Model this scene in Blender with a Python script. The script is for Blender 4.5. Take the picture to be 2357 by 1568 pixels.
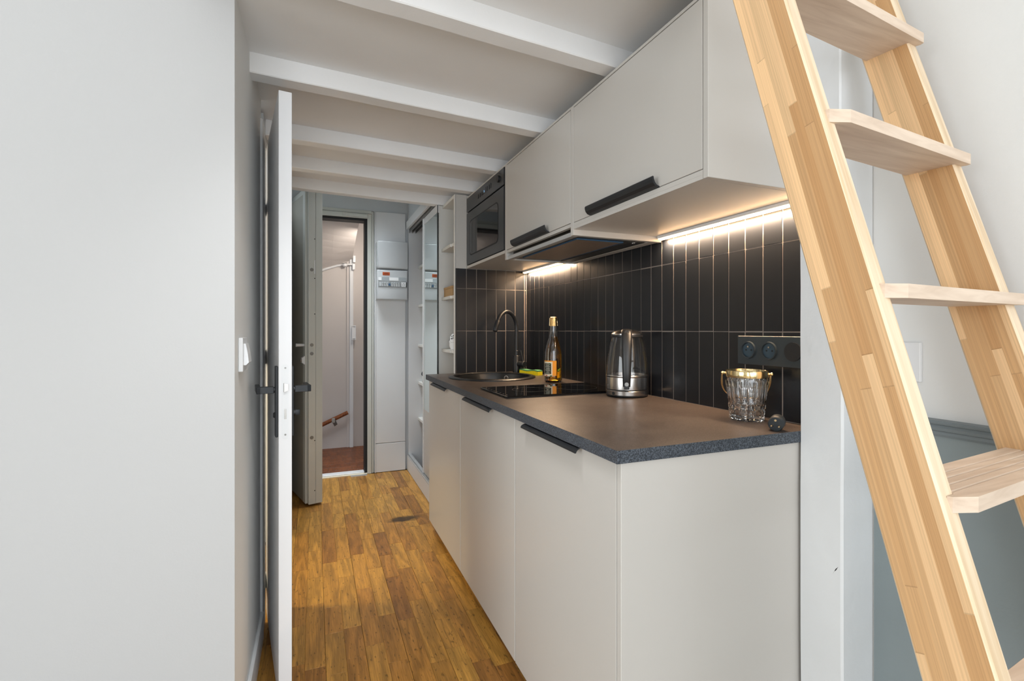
import bpy, bmesh, math, random
from mathutils import Vector, Matrix
for o in list(bpy.data.objects): bpy.data.objects.remove(o)
sc = bpy.context.scene
COL = sc.collection
R = random.Random(7)
CAMH = 1.159

def lin(c):
    return tuple(((v/255)/12.92 if v/255 <= .04045 else ((v/255+.055)/1.055)**2.4) for v in c) + (1,)

# ------------------------------------------------------------------ camera
cam = bpy.data.cameras.new('camera'); co = bpy.data.objects.new('camera', cam); COL.objects.link(co)
cam.sensor_width = 36; cam.lens = 36*1124.7/2357; cam.shift_y = -24/2357; cam.clip_start = .02
TH = math.atan(453.5/1124.7)
co.location = (0, 0, CAMH); co.rotation_euler = (math.pi/2, 0, -TH)
sc.camera = co
sc.view_settings.view_transform = 'Standard'; sc.view_settings.look = 'None'
sc.view_settings.gamma = 1; sc.view_settings.use_curve_mapping = False
sc.view_settings.exposure = 0.17
# ------------------------------------------------------------------ world and room lights
w = bpy.data.worlds.new('world'); sc.world = w; w.use_nodes = True
w.node_tree.nodes['Background'].inputs[0].default_value = (.80, .88, 1, 1)
w.node_tree.nodes['Background'].inputs[1].default_value = 1.0

def area(name, loc, target, sx, sy, power, col=(1, 1, 1), spread=math.pi):
    l = bpy.data.lights.new(name, 'AREA'); l.shape = 'RECTANGLE'; l.size = sx; l.size_y = sy
    l.energy = power; l.color = col; l.spread = spread
    o = bpy.data.objects.new(name, l); COL.objects.link(o); o.location = loc
    o.rotation_euler = (Vector(target)-Vector(loc)).to_track_quat('-Z', 'Y').to_euler()
    return o
# daylight through the two windows of the room behind the camera
area('window_light', (-.8, -2.36, 1.25), (-.3, 2, 1.45), 2.6, 2.2, 58, (.90, .96, 1))
area('window_light', (-4.86, -.4, 1.3), (1, 0.4, 1.3), 2.6, 2.4, 84, (.90, .96, 1))
area('window_light', (1.20, -1.35, 1.5), (-.4, 1.8, 1.3), 1.5, 2.2, 22, (.90, .96, 1))
area('corridor_fill', (.15, 1.02, 2.02), (.15, 1.25, 0), .3, .3, 3.6, (.96, .98, 1), math.radians(95))  # added fill under the deck to lift the corridor, not a known lamp
# bathroom window (low warm sun through the bathroom), added fill light that brightens the hall, stair light
area('bathroom_light', (-1.25, 2.55, 1.15), (.4, 2.6, 1.0), .7, 1.2, 5, (1, .92, .80))
area('bathroom_spot', (-.95, 2.50, 1.85), (.16, 2.45, 0), .12, .12, 1.1, (1, .84, .46), math.radians(42))
area('hall_fill', (.2, 3.65, 2.44), (.2, 3.6, 0), .5, .4, 7.5, (.88, .95, 1), math.radians(75))
area('stair_light', (.50, 4.40, 1.93), (.15, 5.1, 1.3), .12, .12, 3.2, (1, .90, .80))
area('room_ceiling_light', (-.9, -.4, 3.0), (-.9, -.3, 0), 1.2, 1.2, 6, (1, .98, .95))

# ------------------------------------------------------------------ materials
class NT:
    def __init__(s, name):
        s.m = bpy.data.materials.new(name); s.m.use_nodes = True
        s.t = s.m.node_tree; s.b = s.t.nodes['Principled BSDF']
    def n(s, typ, **kw):
        x = s.t.nodes.new(typ)
        for k, v in kw.items():
            if k.startswith('i_'):
                k = k[2:].replace('_', ' '); x.inputs[int(k) if k.isdigit() else k].default_value = v
            else: setattr(x, k, v)
        return x
    def l(s, a, b): s.t.links.new(a, b)
    def ramp(s, fac, stops):
        r = s.n('ShaderNodeValToRGB'); e = r.color_ramp.elements
        e[0].position, e[0].color = stops[0]; e[1].position, e[1].color = stops[-1]
        for p, c in stops[1:-1]:
            q = e.new(p); q.color = c
        s.l(fac, r.inputs[0]); return r.outputs[0]

def paint(name, rgb, rough=.6, var=.03, vscale=3, bump=.0, bscale=60, metal=0, coat=0, spec=None, trans=0, ior=1.5, emit=None, es=0):
    t = NT(name); c = lin(rgb)
    t.b.inputs['Roughness'].default_value = rough; t.b.inputs['Metallic'].default_value = metal
    t.b.inputs['IOR'].default_value = ior
    t.b.inputs['Transmission Weight'].default_value = trans
    t.b.inputs['Coat Weight'].default_value = coat
    if spec is not None: t.b.inputs['Specular IOR Level'].default_value = spec
    tc = t.n('ShaderNodeTexCoord')
    if var:
        no = t.n('ShaderNodeTexNoise', i_Scale=vscale, i_Detail=3); t.l(tc.outputs['Object'], no.inputs['Vector'])
        a = tuple(min(1, v*(1+var)) for v in c[:3])+(1,); b = tuple(v*(1-var) for v in c[:3])+(1,)
        t.l(t.ramp(no.outputs['Fac'], [(.3, b), (.7, a)]), t.b.inputs['Base Color'])
    else: t.b.inputs['Base Color'].default_value = c
    if bump:
        no = t.n('ShaderNodeTexNoise', i_Scale=bscale, i_Detail=4); t.l(tc.outputs['Object'], no.inputs['Vector'])
        bu = t.n('ShaderNodeBump', i_Strength=bump, i_Distance=.002); t.l(no.outputs['Fac'], bu.inputs['Height']); t.l(bu.outputs[0], t.b.inputs['Normal'])
    if emit:
        t.b.inputs['Emission Color'].default_value = lin(emit); t.b.inputs['Emission Strength'].default_value = es
    return t.m

def floor_wood(name, light, mid, dark, stain=False, gscale=1):
    t = NT(name)
    tc = t.n('ShaderNodeTexCoord'); oi = t.n('ShaderNodeObjectInfo')
    off = t.n('ShaderNodeVectorMath', operation='SCALE'); 
    cmb = t.n('ShaderNodeCombineXYZ'); t.l(oi.outputs['Random'], cmb.inputs[0]); t.l(oi.outputs['Random'], cmb.inputs[1]); t.l(oi.outputs['Random'], cmb.inputs[2])
    t.l(cmb.outputs[0], off.inputs[0]); off.inputs['Scale'].default_value = 37
    add = t.n('ShaderNodeVectorMath', operation='ADD'); t.l(tc.outputs['Object'], add.inputs[0]); t.l(off.outputs[0], add.inputs[1])
    # swirling growth rings
    mp = t.n('ShaderNodeMapping'); mp.inputs['Scale'].default_value = (26*gscale, 3.2*gscale, 26*gscale); t.l(add.outputs[0], mp.inputs[0])
    n1 = t.n('ShaderNodeTexNoise', i_Scale=.5, i_Detail=2, i_Distortion=.4); t.l(mp.outputs[0], n1.inputs['Vector'])
    mul = t.n('ShaderNodeMath', operation='MULTIPLY'); mul.inputs[1].default_value = 34; t.l(n1.outputs['Fac'], mul.inputs[0])
    sn = t.n('ShaderNodeMath', operation='SINE'); t.l(mul.outputs[0], sn.inputs[0])
    mp2 = t.n('ShaderNodeMapping'); mp2.inputs['Scale'].default_value = (300, 14, 300); t.l(add.outputs[0], mp2.inputs[0])
    n2 = t.n('ShaderNodeTexNoise', i_Scale=1, i_Detail=3); t.l(mp2.outputs[0], n2.inputs['Vector'])
    # pores: small dark ticks
    mp3 = t.n('ShaderNodeMapping'); mp3.inputs['Scale'].default_value = (120, 40, 120); t.l(add.outputs[0], mp3.inputs[0])
    n3 = t.n('ShaderNodeTexNoise', i_Scale=1, i_Detail=2); t.l(mp3.outputs[0], n3.inputs['Vector'])
    base = t.ramp(oi.outputs['Random'], [(0, lin(dark)), (.35, lin(mid)), (.7, lin(light)), (1, lin(tuple((a+b)//2 for a, b in zip(mid, light))))])
    m1 = t.n('ShaderNodeMapRange'); m1.inputs[1].default_value = -1; m1.inputs[2].default_value = 1; m1.inputs[3].default_value = .74; m1.inputs[4].default_value = 1.1; t.l(sn.outputs[0], m1.inputs[0])
    m2 = t.n('ShaderNodeMapRange'); m2.inputs[1].default_value = .3; m2.inputs[2].default_value = .7; m2.inputs[3].default_value = .70; m2.inputs[4].default_value = 1.12; t.l(n2.outputs['Fac'], m2.inputs[0])
    m3 = t.n('ShaderNodeMapRange'); m3.inputs[1].default_value = .30; m3.inputs[2].default_value = .38; m3.inputs[3].default_value = .5; m3.inputs[4].default_value = 1; t.l(n3.outputs['Fac'], m3.inputs[0])
    a = t.n('ShaderNodeMath', operation='MULTIPLY'); t.l(m1.outputs[0], a.inputs[0]); t.l(m2.outputs[0], a.inputs[1])
    b = t.n('ShaderNodeMath', operation='MULTIPLY'); t.l(a.outputs[0], b.inputs[0]); t.l(m3.outputs[0], b.inputs[1])
    mx = t.n('ShaderNodeVectorMath', operation='SCALE'); t.l(base, mx.inputs[0]); t.l(b.outputs[0], mx.inputs['Scale'])
    col = mx.outputs[0]
    if stain:   # a dark worn stain in front of the sink cabinet
        g = t.n('ShaderNodeNewGeometry')
        sub = t.n('ShaderNodeVectorMath', operation='SUBTRACT'); sub.inputs[1].default_value = (.505, 3.03, 0); t.l(g.outputs['Position'], sub.inputs[0])
        ns = t.n('ShaderNodeTexNoise', i_Scale=25, i_Detail=3); t.l(g.outputs['Position'], ns.inputs['Vector'])
        mpp = t.n('ShaderNodeMapping'); mpp.inputs['Scale'].default_value = (11, 22, 0); mpp.inputs['Rotation'].default_value = (0, 0, -.25); t.l(sub.outputs[0], mpp.inputs[0])
        ln = t.n('ShaderNodeVectorMath', operation='LENGTH'); t.l(mpp.outputs[0], ln.inputs[0])
        ad = t.n('ShaderNodeMath', operation='ADD'); t.l(ln.outputs['Value'], ad.inputs[0]); t.l(ns.outputs['Fac'], ad.inputs[1])
        mr = t.n('ShaderNodeMapRange'); mr.inputs[1].default_value = 1.15; mr.inputs[2].default_value = 1.75; mr.inputs[3].default_value = .14; mr.inputs[4].default_value = 1; t.l(ad.outputs[0], mr.inputs[0])
        mx2 = t.n('ShaderNodeVectorMath', operation='SCALE'); t.l(col, mx2.inputs[0]); t.l(mr.outputs[0], mx2.inputs['Scale']); col = mx2.outputs[0]
    t.l(col, t.b.inputs['Base Color'])
    t.b.inputs['Roughness'].default_value = .38; t.b.inputs['Specular IOR Level'].default_value = .4
    bu = t.n('ShaderNodeBump', i_Strength=.25, i_Distance=.001); t.l(n2.outputs['Fac'], bu.inputs['Height']); t.l(bu.outputs[0], t.b.inputs['Normal'])
    return t.m

SEED = (11.7, 8.207)
def glulam(name, axes, c1, c2, roww=.0145, blen=.42, rough=.45):
    """edge-glued staves: axes = (length axis, width axis) of the object"""
    t = NT(name); tc = t.n('ShaderNodeTexCoord'); sp = t.n('ShaderNodeSeparateXYZ'); t.l(tc.outputs['Object'], sp.inputs[0])
    cb = t.n('ShaderNodeCombineXYZ'); t.l(sp.outputs[axes[0]], cb.inputs[0]); t.l(sp.outputs[axes[1]], cb.inputs[1])
    ad = t.n('ShaderNodeVectorMath', operation='ADD'); ad.inputs[1].default_value = (SEED[0], SEED[1], 0); t.l(cb.outputs[0], ad.inputs[0])
    # per stave random value
    def math_(op, a, b=None):
        m = t.n('ShaderNodeMath', operation=op)
        if hasattr(a, 'links'): t.l(a, m.inputs[0])
        else: m.inputs[0].default_value = a
        if b is not None:
            if hasattr(b, 'links'): t.l(b, m.inputs[1])
            else: m.inputs[1].default_value = b
        return m.outputs[0]
    s2 = t.n('ShaderNodeSeparateXYZ'); t.l(ad.outputs[0], s2.inputs[0])
    row = math_('FLOOR', math_('DIVIDE', s2.outputs[1], roww))
    wn0 = t.n('ShaderNodeTexWhiteNoise', noise_dimensions='1D'); t.l(row, wn0.inputs['W'])
    xs = math_('ADD', math_('DIVIDE', s2.outputs[0], blen), math_('MULTIPLY', wn0.outputs['Value'], 7.3))
    blk = math_('FLOOR', xs)
    wn = t.n('ShaderNodeTexWhiteNoise', noise_dimensions='2D'); c2n = t.n('ShaderNodeCombineXYZ'); t.l(row, c2n.inputs[0]); t.l(blk, c2n.inputs[1]); t.l(c2n.outputs[0], wn.inputs['Vector'])
    base = t.ramp(wn.outputs['Value'], [(0, lin(c2)), (.3, lin(tuple(int(.35*a+.65*b) for a, b in zip(c1, c2)))), (.40, lin(tuple(int(.6*a+.4*b) for a, b in zip(c1, c2)))), (.52, lin(c1)), (.72, lin(tuple(min(255, int(v*1.06)) for v in c1))), (1, lin(tuple(min(255, int(v*1.12)) for v in c1)))])
    # joints
    fx = math_('FRACT', xs); jx = math_('LESS_THAN', fx, .004)
    # grain streaks along the stave
    cg = t.n('ShaderNodeCombineXYZ'); t.l(math_('MULTIPLY', s2.outputs[0], 3.0), cg.inputs[0]); t.l(math_('ADD', math_('MULTIPLY', s2.outputs[1], 640), math_('MULTIPLY', wn.outputs['Value'], 50)), cg.inputs[1])
    t.l(math_('MULTIPLY', wn.outputs['Value'], 30), cg.inputs[2])
    ng = t.n('ShaderNodeTexNoise', i_Scale=1, i_Detail=2.5); t.l(cg.outputs[0], ng.inputs['Vector'])
    mr = t.n('ShaderNodeMapRange'); mr.inputs[1].default_value = .3; mr.inputs[2].default_value = .7; mr.inputs[3].default_value = .84; mr.inputs[4].default_value = 1.08; t.l(ng.outputs['Fac'], mr.inputs[0])
    f = math_('MULTIPLY', mr.outputs[0], math_('SUBTRACT', 1, math_('MULTIPLY', jx, .2)))
    mx = t.n('ShaderNodeVectorMath', operation='SCALE'); t.l(base, mx.inputs[0]); t.l(f, mx.inputs['Scale'])
    t.l(mx.outputs[0], t.b.inputs['Base Color']); t.b.inputs['Roughness'].default_value = rough; t.b.inputs['Specular IOR Level'].default_value = .3
    return t.m

def grain(name, c1, c2, sc_=(4, 90, 90), rough=.5):
    t = NT(name); tc = t.n('ShaderNodeTexCoord'); mp = t.n('ShaderNodeMapping'); mp.inputs['Scale'].default_value = sc_; t.l(tc.outputs['Object'], mp.inputs[0])
    n = t.n('ShaderNodeTexNoise', i_Scale=1, i_Detail=4, i_Distortion=.6); t.l(mp.outputs[0], n.inputs['Vector'])
    t.l(t.ramp(n.outputs['Fac'], [(.3, lin(c2)), (.65, lin(c1))]), t.b.inputs['Base Color']); t.b.inputs['Roughness'].default_value = rough
    t.b.inputs['Specular IOR Level'].default_value = .3
    return t.m

def speckle(name, c1, c2, rough, scale=500):
    t = NT(name); tc = t.n('ShaderNodeTexCoord'); n = t.n('ShaderNodeTexNoise', i_Scale=scale, i_Detail=2); t.l(tc.outputs['Object'], n.inputs['Vector'])
    t.l(t.ramp(n.outputs['Fac'], [(.42, lin(c1)), (.62, lin(c2))]), t.b.inputs['Base Color'])
    n2 = t.n('ShaderNodeTexNoise', i_Scale=5, i_Detail=3); t.l(tc.outputs['Object'], n2.inputs['Vector'])
    mr = t.n('ShaderNodeMapRange'); mr.inputs[1].default_value = .3; mr.inputs[2].default_value = .7; mr.inputs[3].default_value = rough-.05; mr.inputs[4].default_value = rough+.06; t.l(n2.outputs['Fac'], mr.inputs[0]); t.l(mr.outputs[0], t.b.inputs['Roughness'])
    bu = t.n('ShaderNodeBump', i_Strength=.25, i_Distance=.0006); t.l(n.outputs['Fac'], bu.inputs['Height']); t.l(bu.outputs[0], t.b.inputs['Normal'])
    return t.m

M = {}
M['wall'] = paint('white_wall_paint', (224, 224, 222), .7, .012, 1.5, .12, 180)
M['wall_l'] = paint('white_wall_paint_dimmed', (188, 187, 186), .7, .012, 1.5, .12, 180)  # same white paint, darkened to tone down the light on the foreground face
M['wall_cool'] = paint('hall_wall_paint', (206, 210, 213), .7, .02, 2, .15, 120)
M['ceil'] = paint('ceiling_paint', (238, 238, 238), .75, .02, 2.2, .2, 60)
M['beam'] = paint('painted_beam', (243, 243, 243), .55, .02, 5, .35, 40)
M['post'] = paint('painted_timber', (222, 224, 225), .5, .015, 4, .9, 26)
M['grey'] = paint('grey_wainscot_paint', (132, 142, 144), .55, .03, 3, .15, 100)
M['grey_rail'] = paint('grey_rail_paint', (118, 127, 131), .4, .02, 5)
M['cab'] = paint('beige_matte_laminate', (197, 193, 187), .32, .008, 2, .04, 300, spec=.4)
M['cab_in'] = paint('white_melamine', (228, 226, 220), .45, .01)
M['trimw'] = paint('white_gloss_paint', (226, 227, 228), .4, .015, 4, .1, 40)
M['leafw'] = paint('white_door_paint', (232, 232, 233), .38, .01, 3)
M['metalw'] = paint('enamelled_steel_door', (204, 205, 198), .4, .02, 5)
M['metalw_dk'] = paint('door_panel_grey', (168, 165, 154), .5, .02, 5)
M['black'] = paint('matt_black_metal', (28, 31, 35), .42, .03, 8, spec=.5)
M['blackpl'] = paint('matt_black_plastic', (30, 31, 33), .38, .03, 8)
M['sink'] = paint('black_granite_composite', (26, 28, 30), .33, .05, 40, .15, 400)
M['tile'] = paint('black_ceramic_tile', (22, 25, 30), .30, .08, 6, .10, 14, spec=.4)
M['grout'] = paint('beige_grout', (134, 124, 116), .85, .06, 30, .3, 200)
M['counter'] = speckle('dark_stone_laminate', (58, 51, 48), (92, 82, 76), .36)
M['counter_edge'] = speckle('dark_stone_laminate_edge', (38, 43, 50), (88, 95, 104), .45, 420)
M['steel'] = paint('brushed_steel', (190, 186, 182), .22, .04, 20, metal=1)
M['steel_d'] = paint('dull_steel', (140, 138, 134), .35, .06, 30, metal=1)
M['filter'] = paint('grease_filter_mesh', (176, 160, 146), .45, .05, 60, .5, 900, metal=.7)
M['alu'] = paint('aluminium', (205, 206, 206), .35, .02, 10, metal=.6)
M['tape'] = paint('blue_tape', (52, 92, 128), .5)
M['glass'] = paint('clear_glass', (255, 255, 255), 0, 0, trans=1, ior=1.47)
M['crystal'] = paint('crystal_glass', (255, 255, 255), 0, 0, trans=1, ior=1.55)
M['pane'] = paint('window_glass', (250, 252, 255), 0, 0, trans=1, ior=1.05)
M['gold'] = paint('polished_gold', (236, 212, 160), .14, .06, 60, metal=1)
M['foil'] = paint('gold_foil', (214, 178, 120), .28, .2, 120, 1.0, 220, metal=1)
M['brass'] = paint('brass_pin', (214, 190, 150), .3, .03, metal=1)
M['orange'] = paint('orange_label', (244, 158, 22), .5, .02)
M['cream'] = paint('cream_label', (236, 224, 200), .6, .10, 300)
M['chalk'] = paint('dark_green_label', (52, 58, 50), .6, .15, 350)
M['ink'] = paint('label_lettering', (196, 196, 182), .6)
M['leafgreen'] = paint('label_leaf', (74, 104, 74), .6)
M['sponge'] = paint('yellow_foam', (240, 222, 20), .9, .06, 120, .8, 250)
M['scour'] = paint('green_scouring_pad', (78, 140, 92), .95, .12, 200, .9, 300)
M['hob'] = paint('black_ceramic_glass', (10, 10, 12), .04, 0, spec=.6)
M['hobline'] = paint('hob_markings', (40, 39, 38), .4)
M['oven'] = paint('black_oven_enamel', (38, 41, 44), .3, .02)
M['ovenglass'] = paint('dark_oven_glass', (12, 12, 13), .05, 0, spec=.3)
M['plastic'] = paint('white_plastic', (228, 229, 230), .3, .01)
M['plasticg'] = paint('light_grey_plastic', (196, 199, 201), .3, .02)
M['plasticd'] = paint('grey_module', (150, 154, 155), .4, .05, 60)
M['smoke'] = paint('grey_strip_cover', (168, 174, 178), .25, .03)
M['stkor'] = paint('orange_sticker', (198, 84, 22), .5, .08, 60)
M['white'] = paint('white_sticker', (246, 247, 248), .5, .0)
M['socket'] = paint('black_socket_plate', (44, 52, 57), .4, .02)
M['well'] = paint('dark_teal_socket_well', (50, 68, 80), .35, .02)
M['led'] = paint('led_diffuser', (255, 235, 205), .5, 0, emit=(255, 205, 150), es=16)
M['ledd'] = paint('display_digits', (150, 190, 220), .5, 0, emit=(120, 180, 230), es=1.2)
M['mirror'] = paint('mirror', (224, 234, 232), .015, 0, metal=1)
M['cardboard'] = paint('kraft_box', (190, 154, 108), .7, .05, 20)
M['darkcloth'] = paint('black_fabric', (22, 24, 29), .9, .15, 40, .5, 200)
M['beigecloth'] = paint('beige_linen', (196, 190, 178), .9, .08, 30, .5, 200)
M['rubber'] = paint('black_rubber', (28, 34, 38), .5, .15, 60, .3, 120)
M['seal'] = paint('black_door_seal', (18, 20, 22), .6)
M['stairwall'] = paint('stair_plaster', (208, 201, 196), .8, .02, 3, .1, 60)
M['cream_paint'] = paint('cream_bathroom_paint', (238, 226, 200), .7, .02)
M['floor'] = floor_wood('oak_stave', (190, 139, 62), (174, 121, 52), (148, 99, 44), stain=True)
M['subfloor'] = paint('floor_joint_filler', (62, 38, 18), .7)
M['roomfloor'] = floor_wood('pale_oak_board', (206, 190, 168), (198, 180, 158), (188, 170, 148))
M['stairwood'] = floor_wood('mahogany_board', (136, 78, 42), (130, 73, 39), (124, 69, 36))
M['railwood'] = grain('varnished_handrail', (150, 88, 48), (96, 50, 26), (60, 60, 6), .3)
M['tread'] = grain('pale_beech', (226, 205, 184), (204, 180, 158), (5, 60, 60), .5)
M['stile'] = glulam('laminated_pine_face', (2, 1), (218, 180, 135), (194, 148, 100))
M['stile_front'] = grain('pine_edge', (236, 214, 184), (216, 186, 148), (90, 90, 3), .45)
M['basesurf'] = paint('floor_mat', (120, 120, 120), .8)

# ------------------------------------------------------------------ mesh helpers
WO = {}          # world origin of each object
def tag(o, label=None, cat=None, group=None, kind=None):
    for k, v in (('label', label), ('category', cat), ('group', group), ('kind', kind)):
        if v: o[k] = v
    return o
def thing(name, label, cat, loc, group=None, kind=None):
    o = bpy.data.objects.new(name, None); COL.objects.link(o); o.location = loc; o.empty_display_size = .05
    WO[o.name] = Vector(loc); return tag(o, label, cat, group, kind)
def obj(name, bm, mat, parent=None, smooth=False, mats=None):
    """bm in world coordinates -> mesh object with its origin at the bottom centre, parented without inverse"""
    bmesh.ops.recalc_face_normals(bm, faces=bm.faces)
    vs = [v.co for v in bm.verts]
    mn = Vector([min(v[i] for v in vs) for i in range(3)]); mx = Vector([max(v[i] for v in vs) for i in range(3)])
    o0 = Vector(((mn.x+mx.x)/2, (mn.y+mx.y)/2, mn.z))
    for v in bm.verts: v.co -= o0
    me = bpy.data.meshes.new(name); bm.to_mesh(me); bm.free()
    for m_ in (mats or [mat]): me.materials.append(m_)
    if smooth:
        me.polygons.foreach_set('use_smooth', [True]*len(me.polygons))
        try: me.set_sharp_from_angle(angle=math.radians(40))
        except Exception: pass
    o = bpy.data.objects.new(name, me); COL.objects.link(o); WO[o.name] = o0
    if parent: o.parent = parent; o.location = o0-WO[parent.name]
    else: o.location = o0
    return o
def box(bm, x0, x1, y0, y1, z0, z1, bev=0, seg=1):
    r = bmesh.ops.create_cube(bm, size=1); vs = r['verts']
    for v in vs:
        v.co = Vector(((x0+x1)/2+v.co.x*(x1-x0), (y0+y1)/2+v.co.y*(y1-y0), (z0+z1)/2+v.co.z*(z1-z0)))
    if bev:
        es = list({e for v in vs for e in v.link_edges})
        r2 = bmesh.ops.bevel(bm, geom=es, offset=bev, segments=seg, affect='EDGES', profile=.5)
        vs = list({v for f in r2['faces'] for v in f.verts})
    return bm
def B(*a, bev=0, seg=1): return box(bmesh.new(), *a, bev=bev, seg=seg)
def xf(bm, mat):
    bmesh.ops.transform(bm, matrix=mat, verts=bm.verts); return bm
def lathe(bm, prof, c=(0, 0, 0), n=32, closed=False, fr=None):
    """prof list of (r, z); rings around z"""
    rings = []
    for r, z in prof:
        if r < 1e-6: rings.append([bm.verts.new((c[0], c[1], c[2]+z))])
        else:
            ring = []
            for k in range(n):
                a = 2*math.pi*k/n; rr = r if fr is None else fr(r, z, a)
                ring.append(bm.verts.new((c[0]+rr*math.cos(a), c[1]+rr*math.sin(a), c[2]+z)))
            rings.append(ring)
    pairs = list(zip(rings, rings[1:]))
    if closed: pairs.append((rings[-1], rings[0]))
    for a, b in pairs:
        for k in range(n):
            k2 = (k+1) % n
            if len(a) == 1 and len(b) == 1: continue
            if len(a) == 1: bm.faces.new((a[0], b[k], b[k2]))
            elif len(b) == 1: bm.faces.new((a[k], a[k2], b[0]))
            else: bm.faces.new((a[k], a[k2], b[k2], b[k]))
    return bm
def tube(bm, pts, rad, n=12, sx=1, sy=1, up=(0, 0, 1)):
    pts = [Vector(p) for p in pts]; rings = []
    rads = rad if isinstance(rad, (list, tuple)) else [rad]*len(pts)
    for i, p in enumerate(pts):
        d = (pts[min(i+1, len(pts)-1)]-pts[max(i-1, 0)]).normalized()
        u = Vector(up)
        if abs(d.dot(u)) > .95: u = Vector((1, 0, 0)) if abs(d.x) < .9 else Vector((0, 1, 0))
        a = d.cross(u).normalized(); b = a.cross(d).normalized()
        rings.append([bm.verts.new(p+a*math.cos(2*math.pi*k/n)*rads[i]*sx+b*math.sin(2*math.pi*k/n)*rads[i]*sy) for k in range(n)])
    for r1, r2 in zip(rings, rings[1:]):
        for k in range(n): bm.faces.new((r1[k], r1[(k+1) % n], r2[(k+1) % n], r2[k]))
    bm.faces.new(rings[0][::-1]); bm.faces.new(rings[-1])
    return bm
def prism(bm, pts, d):
    """polygon (list of 3-D points) extruded by vector d"""
    a = [bm.verts.new(p) for p in pts]; b = [bm.verts.new(Vector(p)+Vector(d)) for p in pts]
    n = len(a)
    bm.faces.new(a[::-1]); bm.faces.new(b)
    for k in range(n): bm.faces.new((a[k], a[(k+1) % n], b[(k+1) % n], b[k]))
    return bm
def disc(bm, c, axis, r, h_, n=24, r2=None):
    """cylinder from c along axis"""
    ax = Vector(axis).normalized(); q = Vector((0, 0, 1)).rotation_difference(ax)
    t = bmesh.new(); lathe(t, [(0, 0), (r, 0), (r if r2 is None else r2, h_), (0, h_)], n=n)
    xf(t, Matrix.Translation(Vector(c)) @ q.to_matrix().to_4x4())
    me = bpy.data.meshes.new('_'); t.to_mesh(me); t.free(); bm.from_mesh(me); bpy.data.meshes.remove(me)
    return bm
def struct(name, bm, mat, parent=None, **k):
    o = obj(name, bm, mat, parent, **k)
    if parent is None: o['kind'] = 'structure'
    return o
def text(name, body, size, mat, parent, origin, xdir, ydir, depth=.0004):
    cu = bpy.data.curves.new(name, 'FONT'); cu.body = body; cu.size = size; cu.extrude = depth; cu.align_x = 'CENTER'; cu.align_y = 'CENTER'
    o = bpy.data.objects.new('tmp', cu); COL.objects.link(o); bpy.context.view_layer.update()
    me = bpy.data.meshes.new_from_object(o); bpy.data.objects.remove(o)
    x = Vector(xdir).normalized(); y = Vector(ydir).normalized(); z = x.cross(y)
    m = Matrix((x, y, z)).transposed().to_4x4(); m.translation = Vector(origin)
    bm = bmesh.new(); bm.from_mesh(me); xf(bm, m)
    return obj(name, bm, mat, parent)

XW = 1.235       # face of the kitchen wall tiles
YB = 2.82        # face of the niche end wall tiles
XL = -.19        # corridor left wall
# ================================================================== STRUCTURE
fl = struct('floor', B(-5.0, 1.75, -2.6, 4.16, -.06, -.006), M['subfloor'])
# floor staves, two per board, parted by recessed joints
cache = {}
def plank(x0, x1, y0, y1, mat, parent, z0=-.007, z1=0, name='floor_plank', gap=.0008):
    key = (round(x1-x0, 4), round(y1-y0, 2), mat.name, gap)
    L = key[1]-.0009; W = x1-x0-gap
    if key not in cache:
        bm = bmesh.new(); box(bm, -W/2, W/2, -L/2, L/2, 0, z1-z0)
        bmesh.ops.bevel(bm, geom=[e for e in bm.edges if all(v.co.z > .001 for v in e.verts)], offset=.0006, segments=1, affect='EDGES')
        me = bpy.data.meshes.new(name); bm.to_mesh(me); bm.free(); me.materials.append(mat); cache[key] = me
    o = bpy.data.objects.new(name, cache[key]); COL.objects.link(o); o.parent = parent
    o.location = Vector(((x0+x1)/2, (y0+y1)/2, z0))-WO[parent.name]; WO[o.name] = o.location.copy()
    return o
SW = .0675
for c in range(16):
    x0 = -.235+c*SW; y = 1.36-R.random()*.3
    xe = x0+SW; xs0 = x0+(.0004 if c % 2 == 0 else 0); xe -= (.0004 if c % 2 else 0)
    lim = 4.085 if x0 < .7 else 2.9
    if x0 > .66: continue
    while y < lim:
        L = R.choice([.19, .24, .30, .36, .42, .48])
        y1 = min(y+L, lim)
        if lim-y1 < .06: y1 = lim
        if y1 > 1.36: plank(xs0, xe, max(y, 1.31), y1, M['floor'], fl, gap=.0003)
        y = y1
# bathroom floor strip seen through the hinge gap, and the room floor boards
for k in range(5):
    plank(-.235-SW*(k+1), -.235-SW*k, 2.19, 2.55, M['floor'], fl); plank(-.235-SW*(k+1), -.235-SW*k, 2.55, 2.94, M['floor'], fl)
for k in range(41):
    xa = -4.9+k*.15
    if xa+.15 > 1.26: break
    plank(xa, xa+.15, -2.5, -.9, M['roomfloor'], fl); plank(xa, xa+.15, -.9, 1.308 if xa > -.32 and xa < .65 else 1.04, M['roomfloor'], fl)

# left wall block (foreground face at y=1.42, returns along the corridor)
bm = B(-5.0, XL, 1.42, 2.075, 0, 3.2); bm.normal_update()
for f in bm.faces: f.material_index = 1 if f.normal.x > .5 else 0  # corridor return gets the lighter copy of the paint to offset its shade
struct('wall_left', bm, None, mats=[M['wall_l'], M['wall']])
ba = B(XL, XL+.012, 1.42, 2.05, 0, .105, bev=.003); bb = struct('baseboard_left', ba, M['trimw'])
# corridor left wall after the bathroom opening
struct('wall_corridor', B(-.30, XL, 2.98, 4.1, 0, 2.45), M['wall_cool'])
struct('wall_lintel', B(-.30, XL, 2.165, 2.98, 1.97, 2.02), M['wall_cool'])
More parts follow.
